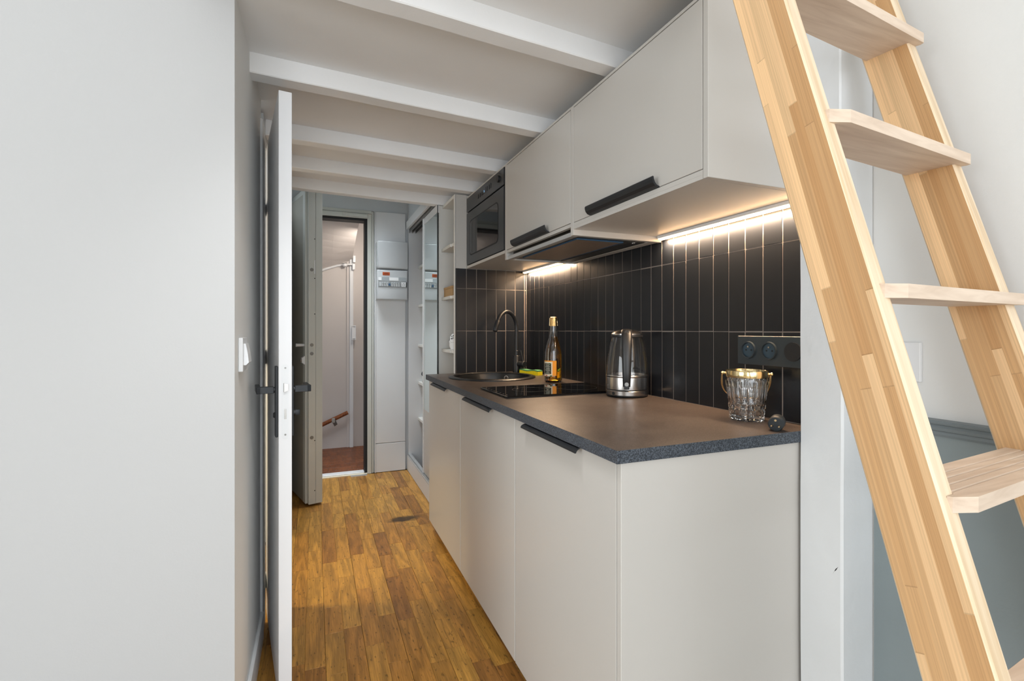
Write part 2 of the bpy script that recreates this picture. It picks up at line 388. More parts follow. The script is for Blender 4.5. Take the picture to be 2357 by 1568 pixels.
# bathroom shell
bt = struct('wall_bathroom', B(-1.6, -1.55, 2.08, 3.05, 0, 2.02), M['cream_paint'])
obj('side_wall', B(-1.55, -.30, 2.98, 3.05, 0, 2.02), M['cream_paint'], bt)
struct('wall_room_left', B(-5.06, -5.0, -2.6, 1.42, 0, 3.2), M['wall'])
# rear wall with a window opening
wf = struct('wall_front', B(-5.0, -2.1, -2.6, -2.5, 0, 3.2), M['wall'])
obj('wall_pier', B(.5, 1.265, -2.6, -2.5, 0, 3.2), M['wall'], wf)
obj('wall_sill', B(-2.1, .5, -2.6, -2.5, 0, .10), M['wall'], wf)
obj('wall_head', B(-2.1, .5, -2.6, -2.5, 2.85, 3.2), M['wall'], wf)
win = struct('window_1', B(-2.1, .5, -2.58, -2.52, .10, .16), M['trimw'])
for x in (-2.1, -.83, .44): obj('window_frame', B(x, x+.06, -2.58, -2.52, .16, 2.85), M['trimw'], win)
obj('window_frame', B(-2.04, .44, -2.58, -2.52, 2.79, 2.85), M['trimw'], win)
obj('window_pane', B(-2.04, -.83, -2.553, -2.547, .16, 2.79), M['pane'], win)
obj('window_pane', B(-.77, .44, -2.553, -2.547, .16, 2.79), M['pane'], win)
struct('ceiling_room', B(-5.06, 1.75, -2.6, 1.42, 3.2, 3.28), M['wall'])
# right wall with grey wainscot
wr = struct('wall_right', B(1.265, 1.36, -2.6, 1.06, 0, 3.2), M['wall'])
wa = obj('wainscot_panel', B(1.262, 1.2652, -2.5, .774, 0, .944), M['grey'], wr)
tr = bmesh.new()
pf = [(1.265, .937), (1.258, .937), (1.254, .942), (1.254, .948), (1.249, .951), (1.247, .957), (1.249, .963), (1.243, .965), (1.241, .969), (1.243, .973), (1.265, .974)]
prism(tr, [(x, -2.5, z-.009) for x, z in pf], (0, 3.274, 0)); struct('trim_1', tr, M['grey_rail'])
# kitchen wall behind the tiles and niche end wall
wk = struct('wall_kitchen', B(XW+.0075, 1.30, 1.06, 2.90, 0, 2.03), M['wall_cool'])
gb = obj('grout_bed', B(XW+.0012, XW+.0075, .90, YB+.001, .9, 1.5205), M['grout'], wk)
we = struct('wall_niche', B(.80, XW+.0075, YB+.0075, YB+.06, .9, 1.53), M['wall_cool'])
gb2 = obj('grout_bed', B(.776, XW, YB+.0012, YB+.0075, .9, 1.5265), M['grout'], we)
def tile_mesh(wd, hh, axis):
    bm = bmesh.new(); t = .0075
    if axis == 'x': box(bm, -t, 0, -wd/2, wd/2, -hh/2, hh/2)
    else: box(bm, -wd/2, wd/2, -t, 0, -hh/2, hh/2)
    sel = [e for e in bm.edges if all((v.co.x if axis == 'x' else v.co.y) < -t+1e-5 for v in e.verts)]
    bmesh.ops.bevel(bm, geom=sel, offset=.0012, segments=2, affect='EDGES')
    me = bpy.data.meshes.new('tile'); bm.to_mesh(me); bm.free(); me.materials.append(M['tile']); return me
tcache = {}
def tile(parent, axis, a0, a1, z0, z1):
    g = .0020; key = (axis, round(a1-a0, 4), round(z1-z0, 4))
    if key not in tcache: tcache[key] = tile_mesh(a1-a0-g, z1-z0-g, axis)
    o = bpy.data.objects.new('tile', tcache[key]); COL.objects.link(o); o.parent = parent
    j = R.uniform(-.0002, .0002)
    loc = Vector((XW+.0075+j, (a0+a1)/2, (z0+z1)/2)) if axis == 'x' else Vector(((a0+a1)/2, YB+.0075+j, (z0+z1)/2))
    o.location = loc-WO[parent.name]; 
rows = [(.9, 1.154), (1.154, 1.408), (1.408, 1.5215)]
ys = [1.003+.0652*k for k in range(-1, 28)]
ys = [.9]+[y for y in ys if y < YB-.03]+[YB]
for z0, z1 in rows:
    for a, b in zip(ys, ys[1:]): tile(wk, 'x', a, b, z0, z1)
xs = [.776, .782+.0] ; xs = [.776]+[.842+.0635*k for k in range(6)]+[.842+.0635*6]
xs = [.780]+[.842+.0635*k for k in range(6)]+[1.2235]
xs = [.780, .842, .9055, .969, 1.0325, 1.096, 1.1595, 1.2215, 1.2345]
for z0, z1 in rows[:2]+[(1.408, 1.5275)]:
    for a, b in zip(xs, xs[1:]): tile(we, 'y', a, b, z0, z1)
# metal corner trim on the outer edge of the niche tiles
obj('tile_trim', B(.774, .7795, YB-.001, YB+.0075, .9, 1.5265), M['seal'], we)

# mezzanine: deck and skewed beams
SK = .08
ce = struct('ceiling', B(XL-.11, 1.262, .852, 3.135, 2.032, 2.10), M['ceil'])
def beam(yl, wd, z0=1.969, x0=XL, x1=1.235, sk=SK):
    bm = bmesh.new()
    def yy(x): return yl+(x-XL)*sk
    pts = []
    n = 14
    for k in range(n+1):
        x = x0+(x1-x0)*k/n
        pts.append((x, yy(x)+R.uniform(-.0010, .0010), z0+R.uniform(-.0008, .0008)))
    rings = []
    for p in pts:
        rings.append([bm.verts.new((p[0], p[1], 2.032)), bm.verts.new((p[0], p[1], p[2]+.003)), bm.verts.new((p[0], p[1]+.003, p[2])), bm.verts.new((p[0], p[1]+wd-.003, p[2])), bm.verts.new((p[0], p[1]+wd, p[2]+.003)), bm.verts.new((p[0], p[1]+wd, 2.032))])
    for a, b in zip(rings, rings[1:]):
        for k in range(6): bm.faces.new((a[k], a[(k+1) % 6], b[(k+1) % 6], b[k]))
    bm.faces.new(rings[0]); bm.faces.new(rings[-1][::-1])
    return obj('ceiling_beam', bm, M['beam'], ce)
for yl, wd in ((1.193, .063), (1.727, .063), (2.257, .062), (2.655, .058), (3.03, .060)): beam(yl, wd)
beam(.856, .07, z0=1.962, sk=0, x0=-.19, x1=1.14)
# hall beyond: taller ceiling, end wall with entrance opening
struct('ceiling_hall', B(-.30, 1.75, 3.135, 4.16, 2.45, 2.52), M['wall_cool'])
obj('deck_edge', B(-.30, 1.30, 3.135, 3.16, 2.03, 2.45), M['wall_cool'], ce)
wb = struct('wall_back', B(.445, 1.75, 4.112, 4.16, 0, 2.45), M['wall_cool'])
obj('wall_over_door', B(-.30, .445, 4.112, 4.16, 2.125, 2.45), M['wall_cool'], wb)
struct('wall_wardrobe_side', B(1.32, 1.40, 3.16, 4.112, 0, 2.45), M['wall_cool'])

# sleeping loft above: walls and ceiling of the room carried on
struct('wall_loft_back', B(XL-.11, 1.36, 3.165, 3.20, 2.525, 3.2), M['wall'])
obj('loft_riser', B(XL-.11, 1.36, 3.165, 3.20, 2.10, 2.448), M['wall'], ce)
struct('wall_loft_right', B(1.302, 1.36, 1.061, 3.164, 2.035, 3.2), M['wall'])
struct('wall_loft_left', B(XL-.16, XL-.111, 2.09, 3.164, 2.101, 3.2), M['wall'])
struct('ceiling_loft', B(XL-.16, 1.36, 1.421, 3.20, 3.201, 3.28), M['wall'])
# timber post carrying the mezzanine
bm = bmesh.new(); n = 16
rings = []
for k in range(n+1):
    z = 2.03*k/n; e = .004*math.sin(z*2.3)
    lx = 1.154-.012*max(0, (z-1.2)/.8)+R.uniform(-.0012, .0012)
    rings.append([bm.verts.new(p) for p in ((lx+.004, .777, z), (1.2625, .777, z), (1.2625, .8845, z), (lx, .8845, z), (lx, .781+e*.3, z))])
for a, b in zip(rings, rings[1:]):
    for k in range(5): bm.faces.new((a[k], a[(k+1) % 5], b[(k+1) % 5], b[k]))
bm.faces.new(rings[0][::-1]); bm.faces.new(rings[-1])
post = struct('trim_2', bm, M['post']); post['label'] = 'white painted square timber post between kitchen counter end and ladder'
ck = bmesh.new(); prism(ck, [(1.1532, .8000, .574), (1.1532, .7965, .581), (1.1532, .7925, .585), (1.1532, .7870, .596), (1.1532, .7935, .588)], (.002, 0, 0)); obj('knot_crack', ck, M['seal'], post)

# bathroom doorway frame (near jamb) and its leaf, folded back into the corridor
d1 = struct('trim_3', B(XL-.11, XL+.008, 2.05, 2.162, 0, 1.955, bev=.003), M['trimw'])
obj('door_head', B(XL-.11, XL-.002, 2.162, 2.98, 1.925, 1.968), M['trimw'], d1)
A1 = Vector((-.1035, 1.659, 0)); Bf = Vector((-.188, 2.25, 0)); dl = (Bf-A1).normalized(); nr = Vector((dl.y, -dl.x, 0))
ML = Matrix((dl, nr, Vector((0, 0, 1)))).transposed().to_4x4(); ML.translation = A1   # local x = along leaf from free edge, y = toward the kitchen
LL = (Bf-A1).length; TK = .0375
door = thing('door_1', None, None, (A1.x, A1.y, .01), kind='structure')
def dobj(name, bm, mat, parent, **k): return obj(name, xf(bm, ML), mat, parent, **k)
dobj('door_leaf', B(0, LL, 0, TK, .012, 1.897, bev=.0012), M['leafw'], door)
fp = bmesh.new()
pr = []
for k in range(17): a = math.pi*k/16; pr.append((-.0008, TK/2+.0095*math.cos(a), 1.045+.0095*math.sin(a)))
for k in range(17): a = math.pi+math.pi*k/16; pr.append((-.0008, TK/2+.0095*math.cos(a), .832+.0095*math.sin(a)))
prism(fp, pr, (.002, 0, 0)); face = dobj('lock_faceplate', fp, M['plastic'], door)
lb = bmesh.new(); prism(lb, [(-.0009, TK/2-.0058, .968), (-.0009, TK/2+.0058, .972), (-.0009, TK/2+.0058, .992), (-.0009, TK/2-.0058, .995)], (-.006, .002, 0)); dobj('latch_bolt', lb, M['steel'], door)
dobj('dead_bolt', B(-.0022, .001, TK/2-.0032, TK/2+.0032, .885, .915), M['steel'], door)
for z in (1.042, .836):
    dobj('screw', disc(bmesh.new(), (-.0016, TK/2, z), (1, 0, 0), .0028, .001, 12), M['steel_d'], door)
for s, y0 in ((-1, 0), (1, TK)):
    hp = dobj('handle_plate', B(.018, .056, *sorted((y0, y0+s*.0075)), .826, 1.046, bev=.0015), M['black'], door)
    yy = y0+s*.0075
    hd = bmesh.new(); disc(hd, (.037, yy, .972), (0, s, 0), .009, .006, 16)
    box(hd, .0275, .0465, *sorted((yy+s*.004, yy+s*.052)), .962, .983, bev=.001)
    box(hd, .0275, .128, *sorted((yy+s*.040, yy+s*.052)), .9622, .9828, bev=.001)
    dobj('lever_handle', hd, M['black'], door)
    tn = bmesh.new()
    if s > 0:
        disc(tn, (.037, yy, .897), (0, 1, 0), .010, .006, 16); box(tn, .034, .040, yy+.005, yy+.020, .888, .906, bev=.0025, seg=2); nm = 'thumb_turn'
    else:
        disc(tn, (.037, yy, .893), (0, -1, 0), .010, .005, 16, .007); nm = 'emergency_release'
    dobj(nm, tn, M['black'], door, smooth=True)
for z, hh in ((1.625, .05), (1.02, .06), (.10, .06)):
    hb = bmesh.new(); box(hb, XL-.001, XL+.003, 2.162, 2.256, z, z+hh, bev=.0008); obj('hinge', hb, M['alu'], door)

# entrance doorway: frame, seal, threshold, stairs landing beyond
fr = struct('trim_4', B(.392, .424, 4.085, 4.115, 0, 2.09, bev=.002), M['metalw'])
obj('frame_outer', B(.426, .443, 4.095, 4.115, 0, 2.118, bev=.002), M['metalw'], fr)
obj('frame_head', B(-.18, .392, 4.085, 4.115, 2.058, 2.095, bev=.002), M['metalw'], fr)
obj('frame_head_outer', B(-.18, .426, 4.095, 4.115, 2.099, 2.124, bev=.002), M['metalw'], fr)
obj('head_bracket', B(.20, .392, 4.075, 4.0855, 2.066, 2.088, bev=.002), M['metalw'], fr)
obj('door_seal', B(.372, .392, 4.10, 4.21, 0.01, 2.058), M['seal'], fr)
obj('door_seal', B(-.18, .372, 4.10, 4.21, 2.040, 2.058), M['seal'], fr)
obj('threshold', B(-.16, .37, 4.10, 4.17, -.005, .016, bev=.003), M['trimw'], fr)
obj('threshold_plate', B(-.16, .39, 4.075, 4.10, -.002, .006), M['cream_paint'], fr)
obj('strike_plate', B(.262, .385, 4.045, 4.076, 0.0, .005), M['alu'], fr)
lf = struct('floor_landing', B(-1.2, .60, 4.17, 5.12, -.05, -.007), M['subfloor'])
for r in range(9):
    y = 4.17+r*.104
    for k, xa in enumerate((-.62, -.3+.07*(r % 3), .06+.05*(r % 2), .33)):
        xb = (-.3+.07*(r % 3), .06+.05*(r % 2), .33, .60)[k]
        plank(xa, xb, y, y+.104, M['stairwood'], lf, name='landing_plank')
ws = struct('wall_stairs', B(-1.2, .60, 5.10, 5.16, 0, 3.0), M['stairwall'])
obj('stair_side_wall', B(.60, .66, 4.17, 5.16, 0, 3.0), M['stairwall'], ws)
sf = bmesh.new(); G = []
for j in range(9):
    y = 4.20+.9*j/8; row = []
    for i in range(9):
        x = -1.2+1.545*i/8; zb = max(1.2, 1.85+(x-.345)*.39); tq = j/8
        row.append(sf.verts.new((x, y, 2.075*(1-tq)+zb*tq+.03*math.sin(math.pi*tq))))
    G.append(row)
for j in range(8):
    for i in range(8): sf.faces.new((G[j][i], G[j][i+1], G[j+1][i+1], G[j+1][i]))
r = bmesh.ops.extrude_face_region(sf, geom=list(sf.faces))
for v in [g for g in r['geom'] if isinstance(g, bmesh.types.BMVert)]: v.co.z = 2.8
struct('ceiling_stairs', sf, M['stairwall'], smooth=False)
# trunking along the soffit and vertical duct
tk = thing('cable_trunking', 'vertical white cable duct on the stairwell wall beyond the entrance', 'cable duct', (.33, 5.09, 0))
obj('duct', B(.318, .352, 5.068, 5.099, .0, 1.925, bev=.002), M['trimw'], tk)
obj('duct_base', B(.290, .318, 5.085, 5.099, .0, 1.90, bev=.002), M['stairwall'], tk)
cv = thing('pipe_cover', 'curved white pipe under the stairwell soffit left of the duct', 'pipe', (.1, 5.05, 1.7))
obj('pipe', tube(bmesh.new(), [(-.25, 5.085, 1.60), (-.05, 5.085, 1.69), (.1, 5.085, 1.755), (.2, 5.085, 1.79), (.289, 5.085, 1.808)], .012), M['trimw'], cv, smooth=True)
obj('pipe', tube(bmesh.new(), [(-.25, 5.088, 1.635), (-.05, 5.088, 1.722), (.1, 5.088, 1.782), (.2, 5.088, 1.815), (.289, 5.088, 1.829)], .007), M['stairwall'], cv, smooth=True)
sn = thing('motion_sensor', 'small white sensor head on an arm at the top of the duct', 'sensor', (.35, 5.05, 1.76))
obj('bracket', B(.340, .366, 5.03, 5.067, 1.752, 1.812, bev=.004, seg=2), M['plastic'], sn)
obj('arm', B(.29, .345, 5.035, 5.058, 1.796, 1.812, bev=.004, seg=2), M['plastic'], sn)
obj('head', lathe(bmesh.new(), [(0, -.018), (.016, -.014), (.024, 0), (.022, .012), (0, .014)], (.272, 5.045, 1.795), 20), M['plastic'], sn, smooth=True)
jb = thing('junction_box', 'small white box at the very top of the cable duct', 'junction box', (.36, 5.05, 1.82))
obj('cover', B(.345, .372, 5.03, 5.067, 1.824, 1.892, bev=.004, seg=2), M['plastic'], jb)
jb = thing('junction_box', 'white box with slotted ends halfway down the cable duct', 'junction box', (.36, 5.05, 1.05))
obj('cover', B(.336, .374, 5.03, 5.067, 1.06, 1.205, bev=.002), M['plastic'], jb)
for z in (1.068, 1.188): obj('slot', B(.342, .368, 5.0285, 5.0305, z, z+.008), M['plasticd'], jb)
hr = thing('handrail', 'varnished wooden handrail on the stairwell wall seen through the entrance', 'handrail', (.1, 5.05, .25))
sl = (.353-.254)/(.297-.074)
obj('rail', tube(bmesh.new(), [(-.5, 5.03, .254-.574*sl), (.298, 5.03, .254+.224*sl)], .019, 16), M['railwood'], hr, smooth=True)
bk = bmesh.new(); prism(bk, [(.150, 5.006, .282), (.182, 5.006, .297), (.205, 5.09, .235), (.178, 5.09, .218)], (.0, .004, -.004))
box(bk, .150, .182, 5.007, 5.054, .262, .31, bev=.004); obj('rail_bracket', bk, M['steel_d'], hr)

# entrance leaf, opened inward to the left
e1 = Vector((-.040, 3.469, 0)); dx = Vector((-.2725, .9621, 0)).normalized(); nx = Vector((dx.y, -dx.x, 0))
ME = Matrix((dx, nx, Vector((0, 0, 1)))).transposed().to_4x4(); ME.translation = e1
d2 = thing('door_2', None, None, (e1.x, e1.y, .01), kind='structure')
def eobj(name, bm, mat, **k): return obj(name, xf(bm, ME), mat, d2, **k)
eobj('door_leaf', B(0, .64, .012, .088, .012, 2.122, bev=.002), M['metalw'])
eobj('edge_strip', B(-.004, .0, .046, .088, .014, 2.120, bev=.001), M['metalw'])
eobj('edge_strip', B(-.0035, .0, .0, .044, .014, 2.120, bev=.001), M['metalw'])
eobj('face_moulding', B(0, .022, .0, .012, .014, 2.120, bev=.004, seg=2), M['metalw'])
eobj('face_moulding', B(.026, .080, -.014, .012, .014, 2.120, bev=.003), M['metalw'])
eobj('inner_panel', B(.083, .62, -.009, .012, .012, 2.066), M['metalw_dk'])
for z in (1.556, 1.061, 1.004, .452):
    eobj('lock_bolt', disc(bmesh.new(), (-.0055, .020, z), (1, 0, 0), .0115, .003, 18), M['steel_d'])
for z in (1.76, 1.50, 1.265, .43, .10):
    eobj('screw', disc(bmesh.new(), (-.0045, .039, z), (1, 0, 0), .0035, .003, 10), M['seal'])
eobj('strike_insert', B(-.0048, -.003, .036, .042, 1.53, 1.62), M['plastic'])
eobj('pull_knob', tube(bmesh.new(), [(.05, -.012, 1.06), (.05, -.066, 1.06)], [.008, .011], 14), M['plastic'], smooth=True)
kb = bmesh.new(); prism(kb, [(.03, -.012, .93), (.03, -.032, .945), (.03, -.032, .975), (.03, -.012, .99)], (.03, 0, 0)); eobj('lock_cylinder_guard', kb, M['plastic'])
eobj('key_barrel', disc(bmesh.new(), (.045, -.032, .96), (0, -1, 0), .012, .008, 16), M['steel_d'])

# ================================================================== HALL THINGS
cp = thing('service_duct_cover', 'tall pale grey duct cover panel right of the entrance door', 'cover panel', (.573, 4.1, 0))
obj('upper_panel', B(.450, .696, 4.085, 4.111, .238, 2.122, bev=.003), M['trimw'], cp)
obj('lower_panel', B(.450, .696, 4.085, 4.111, .002, .235, bev=.003), M['trimw'], cp)
obj('edge_bead', B(.447, .456, 4.078, 4.085, .002, 2.12, bev=.002), M['trimw'], cp)
bx = thing('fuse_box', 'plain closed grey fuse box, upper of the two on the duct cover', 'fuse box', (.58, 4.05, 1.65))
obj('back_box', B(.4575, .700, 4.03, 4.0845, 1.66, 1.868, bev=.006, seg=2), M['plasticg'], bx)
obj('cover', B(.462, .703, 3.995, 4.03, 1.652, 1.872, bev=.010, seg=3), M['plasticg'], bx, smooth=True)
bx = thing('fuse_box', 'open fronted fuse box with breaker row and orange sticker, lower of the two', 'fuse box', (.58, 4.05, 1.40))
obj('back_box', B(.4575, .695, 4.03, 4.0845, 1.405, 1.635, bev=.006, seg=2), M['plasticg'], bx)
obj('cover', B(.457, .699, 3.998, 4.03, 1.401, 1.641, bev=.010, seg=3), M['plasticg'], bx, smooth=True)
obj('label_strip', B(.466, .692, 3.996, 3.9985, 1.553, 1.584), M['smoke'], bx)
ml = obj('breaker_row', B(.466, .692, 3.9955, 3.9985, 1.503, 1.548), M['plasticd'], bx)
for k in range(9):
    xa = .474+k*.0185
    if k == 4: continue
    obj('breaker', B(xa, xa+.015, 3.992, 3.9955, 1.509, 1.542, bev=.001), M['plasticg'], ml)
    if k not in (0,): obj('breaker_lever', B(xa+.004, xa+.011, 3.988, 3.992, 1.53, 1.537), M['plasticd'], ml)
obj('main_switch', B(.546, .560, 3.988, 3.9955, 1.515, 1.532, bev=.001), M['tape'], ml)
so = obj('socket_module', B(.647, .683, 3.992, 3.9955, 1.507, 1.544, bev=.001), M['plastic'], ml)
obj('dark_gap', B(.686, .691, 3.992, 3.9955, 1.505, 1.546), M['seal'], ml)
for xx, zz in ((.658, 1.523), (.672, 1.523), (.665, 1.534)): obj('socket_hole', disc(bmesh.new(), (xx, 3.9915, zz), (0, 1, 0), .0027, .001, 10), M['seal'], ml)
st = obj('warning_sticker', B(.500, .556, 3.9965, 3.998, 1.597, 1.622), M['stkor'], bx)
for k in range(3): obj('sticker_mark', B(.506+k*.004, .548-k*.003, 3.996, 3.9966, 1.603+k*.006, 1.605+k*.006), M['seal'], st)
obj('name_sticker', B(.552, .625, 3.9945, 3.996, 1.556, 1.582), M['white'], bx)
obj('name_sticker', B(.467, .492, 3.9945, 3.996, 1.556, 1.582), M['white'], bx)

# wardrobe with sliding mirror door
XF = .72
wd_ = thing('wardrobe', 'built-in white wardrobe with a sliding mirror door, left half open', 'wardrobe', (XF+.3, 3.6, 0))
obj('plinth', B(XF-.012, XF+.025, 3.09, 4.083, .002, .118, bev=.002), M['trimw'], wd_)
trk = obj('bottom_track', B(XF-.012, XF+.025, 3.09, 4.083, .118, .124), M['alu'], wd_)
for x in (XF-.008, XF+.0005-.002, XF+.0225): obj('track_rib', B(x, x+.0015, 3.09, 4.083, .124, .132), M['alu'], trk)
obj('header', B(XF-.02, XF+.0, 3.15, 4.083, 1.99, 2.055, bev=.002), M['trimw'], wd_)
tt = obj('top_track', B(XF, XF+.08, 3.15, 4.083, 1.995, 2.01), M['alu'], wd_)
for x in (XF+.005, XF+.03, XF+.058): obj('track_rib', B(x, x+.003, 3.15, 4.083, 1.965, 1.995), M['steel_d'], tt)
obj('back_panel', B(1.30, 1.315, 3.16, 4.083, .02, 2.2), M['cab_in'], wd_)
obj('side_panel', B(XF+.0, 1.30, 4.084, 4.109, .02, 2.2), M['trimw'], wd_)
obj('fascia', B(XF+.0, XF+.02, 3.15, 4.083, 2.055, 2.44), M['wall_cool'], wd_)
for z in (.42, .72, 1.03, 1.36, 1.68):
    obj('shelf', B(.80, 1.299, 3.17, 4.083, z-.010, z+.010, bev=.001), M['cab_in'], wd_)
md = thing('mirror_door', 'tall sliding mirror door covering the near half of the wardrobe', 'mirror door', (XF+.02, 3.33, .13))
obj('frame_stile', B(XF+.002, XF+.024, 3.495, 3.522, .133, 1.962, bev=.001), M['trimw'], md)
obj('frame_top', B(XF+.006, XF+.022, 3.094, 3.495, 1.915, 1.962), M['trimw'], md)
obj('mirror_glass', B(XF+.008, XF+.014, 3.094, 3.495, .59, 1.915), M['mirror'], md)
obj('edge_seal', B(XF+.009, XF+.0135, 3.090, 3.0935, .133, 1.962), M['seal'], md)
obj('lower_panel', B(XF+.008, XF+.016, 3.094, 3.495, .133, .59), M['cab'], md)
# things in the open wardrobe
def blob(cx_, cy_, cz_, rx, ry, rz, seed, n=18, amp=.12):
    rr = random.Random(seed); ph = [rr.random()*6 for _ in range(6)]
    bm = bmesh.new(); bmesh.ops.create_uvsphere(bm, u_segments=n, v_segments=n//2+3, radius=1)
    for v in bm.verts:
        a = math.atan2(v.co.y, v.co.x); f = 1+amp*math.sin(3*a+ph[0]+v.co.z*2)+amp*.7*math.sin(5*a+ph[1]+v.co.z*5)
        z = max(v.co.z, -.75)
        v.co = Vector((cx_+v.co.x*f*rx, cy_+v.co.y*f*ry, cz_+(z+.75)*rz*(1+.5*amp*math.sin(a*2+ph[2]))))
    return bm
o = obj('knit_hat', blob(.86, 3.85, .782, .072, .12, .045, 3), M['darkcloth'], smooth=True); tag(o, 'crumpled black hat on folded linen inside the open wardrobe', 'hat')
fo = thing('folded_linen', 'stack of folded beige linen on a wardrobe shelf, under the black hat', 'linen', (.88, 3.85, .731))
for k in range(3): obj('fold', B(.812+k*.003, .98, 3.72, 3.99, .7305+k*.017, .7465+k*.017, bev=.006, seg=2), M['beigecloth'], fo, smooth=True)
o = obj('garment_bag', blob(.97, 3.72, .126, .12, .24, .15, 9), M['darkcloth'], smooth=True); tag(o, 'black bag slumped on the floor of the open wardrobe', 'bag')

# open shelf unit between wardrobe and kitchen
su = thing('shelf_unit', 'narrow tall white open shelf unit between the kitchen and wardrobe', 'shelf unit', (.93, 2.97, 0))
obj('side_panel', B(.776, 1.20, 2.829, 2.845, 1.5285, 1.967), M['cab_in'], su)
obj('side_panel', B(.7705, .7745, 2.8205, 2.845, .901, 1.967), M['cab_in'], su)
obj('front_panel', B(.7765, .843, 2.8205, 2.828, 1.5285, 1.967), M['cab'], su)
obj('side_panel', B(.746, 1.20, 3.122, 3.140, .02, 1.967), M['cab_in'], su)
obj('back_panel', B(1.20, 1.21, 2.885, 3.14, .02, 1.967), M['cab_in'], su)
obj('top_panel', B(.770, 1.20, 2.8455, 3.122, 1.949, 1.967), M['cab_in'], su)
obj('inner_panel', B(.80, 1.20, 2.882, 2.90, .02, 1.949), M['cab_in'], su)
for z in (.62, 1.028, 1.360, 1.675):
    s_ = obj('shelf', B(.764, 1.199, 2.9005 if z < .9 else 2.9005, 3.121, z-.009, z+.009, bev=.0008), M['cab_in'], su)
    box_ = bmesh.new(); box(box_, .772, .81, 2.846, 2.9, z-.009, z+.009)
    if z > .9: obj('shelf_end', box_, M['cab_in'], su)
    else: box_.free()
for z in (1.014, 1.346, 1.661): obj('shelf_pin', disc(bmesh.new(), (.80, 3.1215, z), (0, -1, 0), .004, .012, 10), M['plastic'], su)
bxk = thing('wooden_box', 'small kraft brown box on the middle shelf of the shelf unit', 'box', (.85, 3.0, 1.3695))
obj('box_body', B(.778, .93, 2.915, 3.112, 1.3695, 1.418, bev=.001), M['cardboard'], bxk)
obj('box_lid', B(.777, .931, 2.913, 3.114, 1.4185, 1.432, bev=.001), M['cardboard'], bxk)
# patterned paper bag on the low shelf
jar = thing('patterned_jar', 'white jar with black printed pattern on the low shelf of the shelf unit', 'jar', (.835, 2.965, 1.0375))
jc = (.816, 2.962, 1.0375)
obj('jar_body', lathe(bmesh.new(), [(0, 0), (.030, 0), (.040, .02), (.042, .055), (.034, .085), (.022, .098), (0, .1)], jc, 24), M['white'], jar, smooth=True)
pm = bmesh.new()
for k in range(90):
    a = R.uniform(math.pi*.75, math.pi*1.75); z = R.uniform(.012, .088); rr = (.0300+.010*math.sin(min(1, z/.05)*1.57)) if z < .055 else .042-(z-.055)*.27
    c = Vector((jc[0]+math.cos(a)*rr, jc[1]+math.sin(a)*rr, jc[2]+z)); s = R.uniform(.0012, .0032)
    disc(pm, c, (math.cos(a), math.sin(a), .1), s, .0012, 7)
pmo = obj('printed_pattern', pm, M['seal'], jar); pmo['kind'] = 'stuff'

# ================================================================== KITCHEN BASE UNITS
XD = .615
def carcass(y0, y1, z0=.06, z1=.869, x0=XD+.019, x1=1.20):
    bm = bmesh.new(); t = .016
    box(bm, x0, x1, y0, y0+t, z0, z1); box(bm, x0, x1, y1-t, y1, z0, z1); box(bm, x0, x1, y0+t, y1-t, z0, z0+t); box(bm, x1-.005, x1, y0+t, y1-t, z0+t, z1)
    box(bm, x0+.0, x0+.08, y0+t, y1-t, z1-t, z1)
    return bm
def lip(y0, y1, flip, xd, z, hs=1):
    """rounded lip handle: attached at the door edge (z), curls outward; flip=1 curls up (wall unit), -1 curls down (base unit)"""
    bm = bmesh.new(); prof = []
    s = flip*hs
    outer = [(.006, 0), (-.006, 0), (-.014, .003*s), (-.0205, .010*s), (-.0235, .019*s), (-.0235, .025*s), (-.0215, .0275*s), (-.0185, .0265*s)]
    inner = [(-.0175, .020*s), (-.014, .012*s), (-.009, .006*s), (-.003, .0035*s), (.006, .003*s)]
    pts = [(xd+a, y0, z+b) for a, b in outer+inner]
    prism(bm, pts, (0, y1-y0, 0)); return bm
units = [(0.912, 1.497, 1.057, 1.396, 'nearest the ladder end of the counter', 'widest drawer-front handle in view'),
         (1.502, 2.152, 1.704, 2.050, 'middle of the three under the hob', ''),
         (2.158, 2.812, 2.371, 2.676, 'farthest, under the round sink', '')]
labs = ['beige flat-front base cabinet nearest the ladder, under the empty counter end',
        'beige flat-front base cabinet in the middle, under the black hob',
        'beige flat-front base cabinet at the far end, under the round sink']
for (y0, y1, h0, h1, _, _), lab in zip(units, labs):
    t = thing('base_cabinet', lab, 'cabinet', (.9, (y0+y1)/2, 0), 'base cabinets under the worktop')
    obj('body', carcass(y0+.001, y1-.001), M['cab_in'], t)
    dr = obj('door', B(XD, XD+.018, y0, y1, .058, .867, bev=.0012), M['cab'], t)
    obj('handle', lip(h0, h1, -1, XD, .8685, .5), M['black'], dr)
    obj('plinth', B(XD+.06, XD+.075, y0, y1, .001, .059), M['cab'], t)
pe = obj('end_panel', B(XD+.0, 1.232, .893, .910, .001, .870, bev=.0012), M['cab']); tag(pe, 'large beige end panel closing the near end of the base cabinets', 'panel')

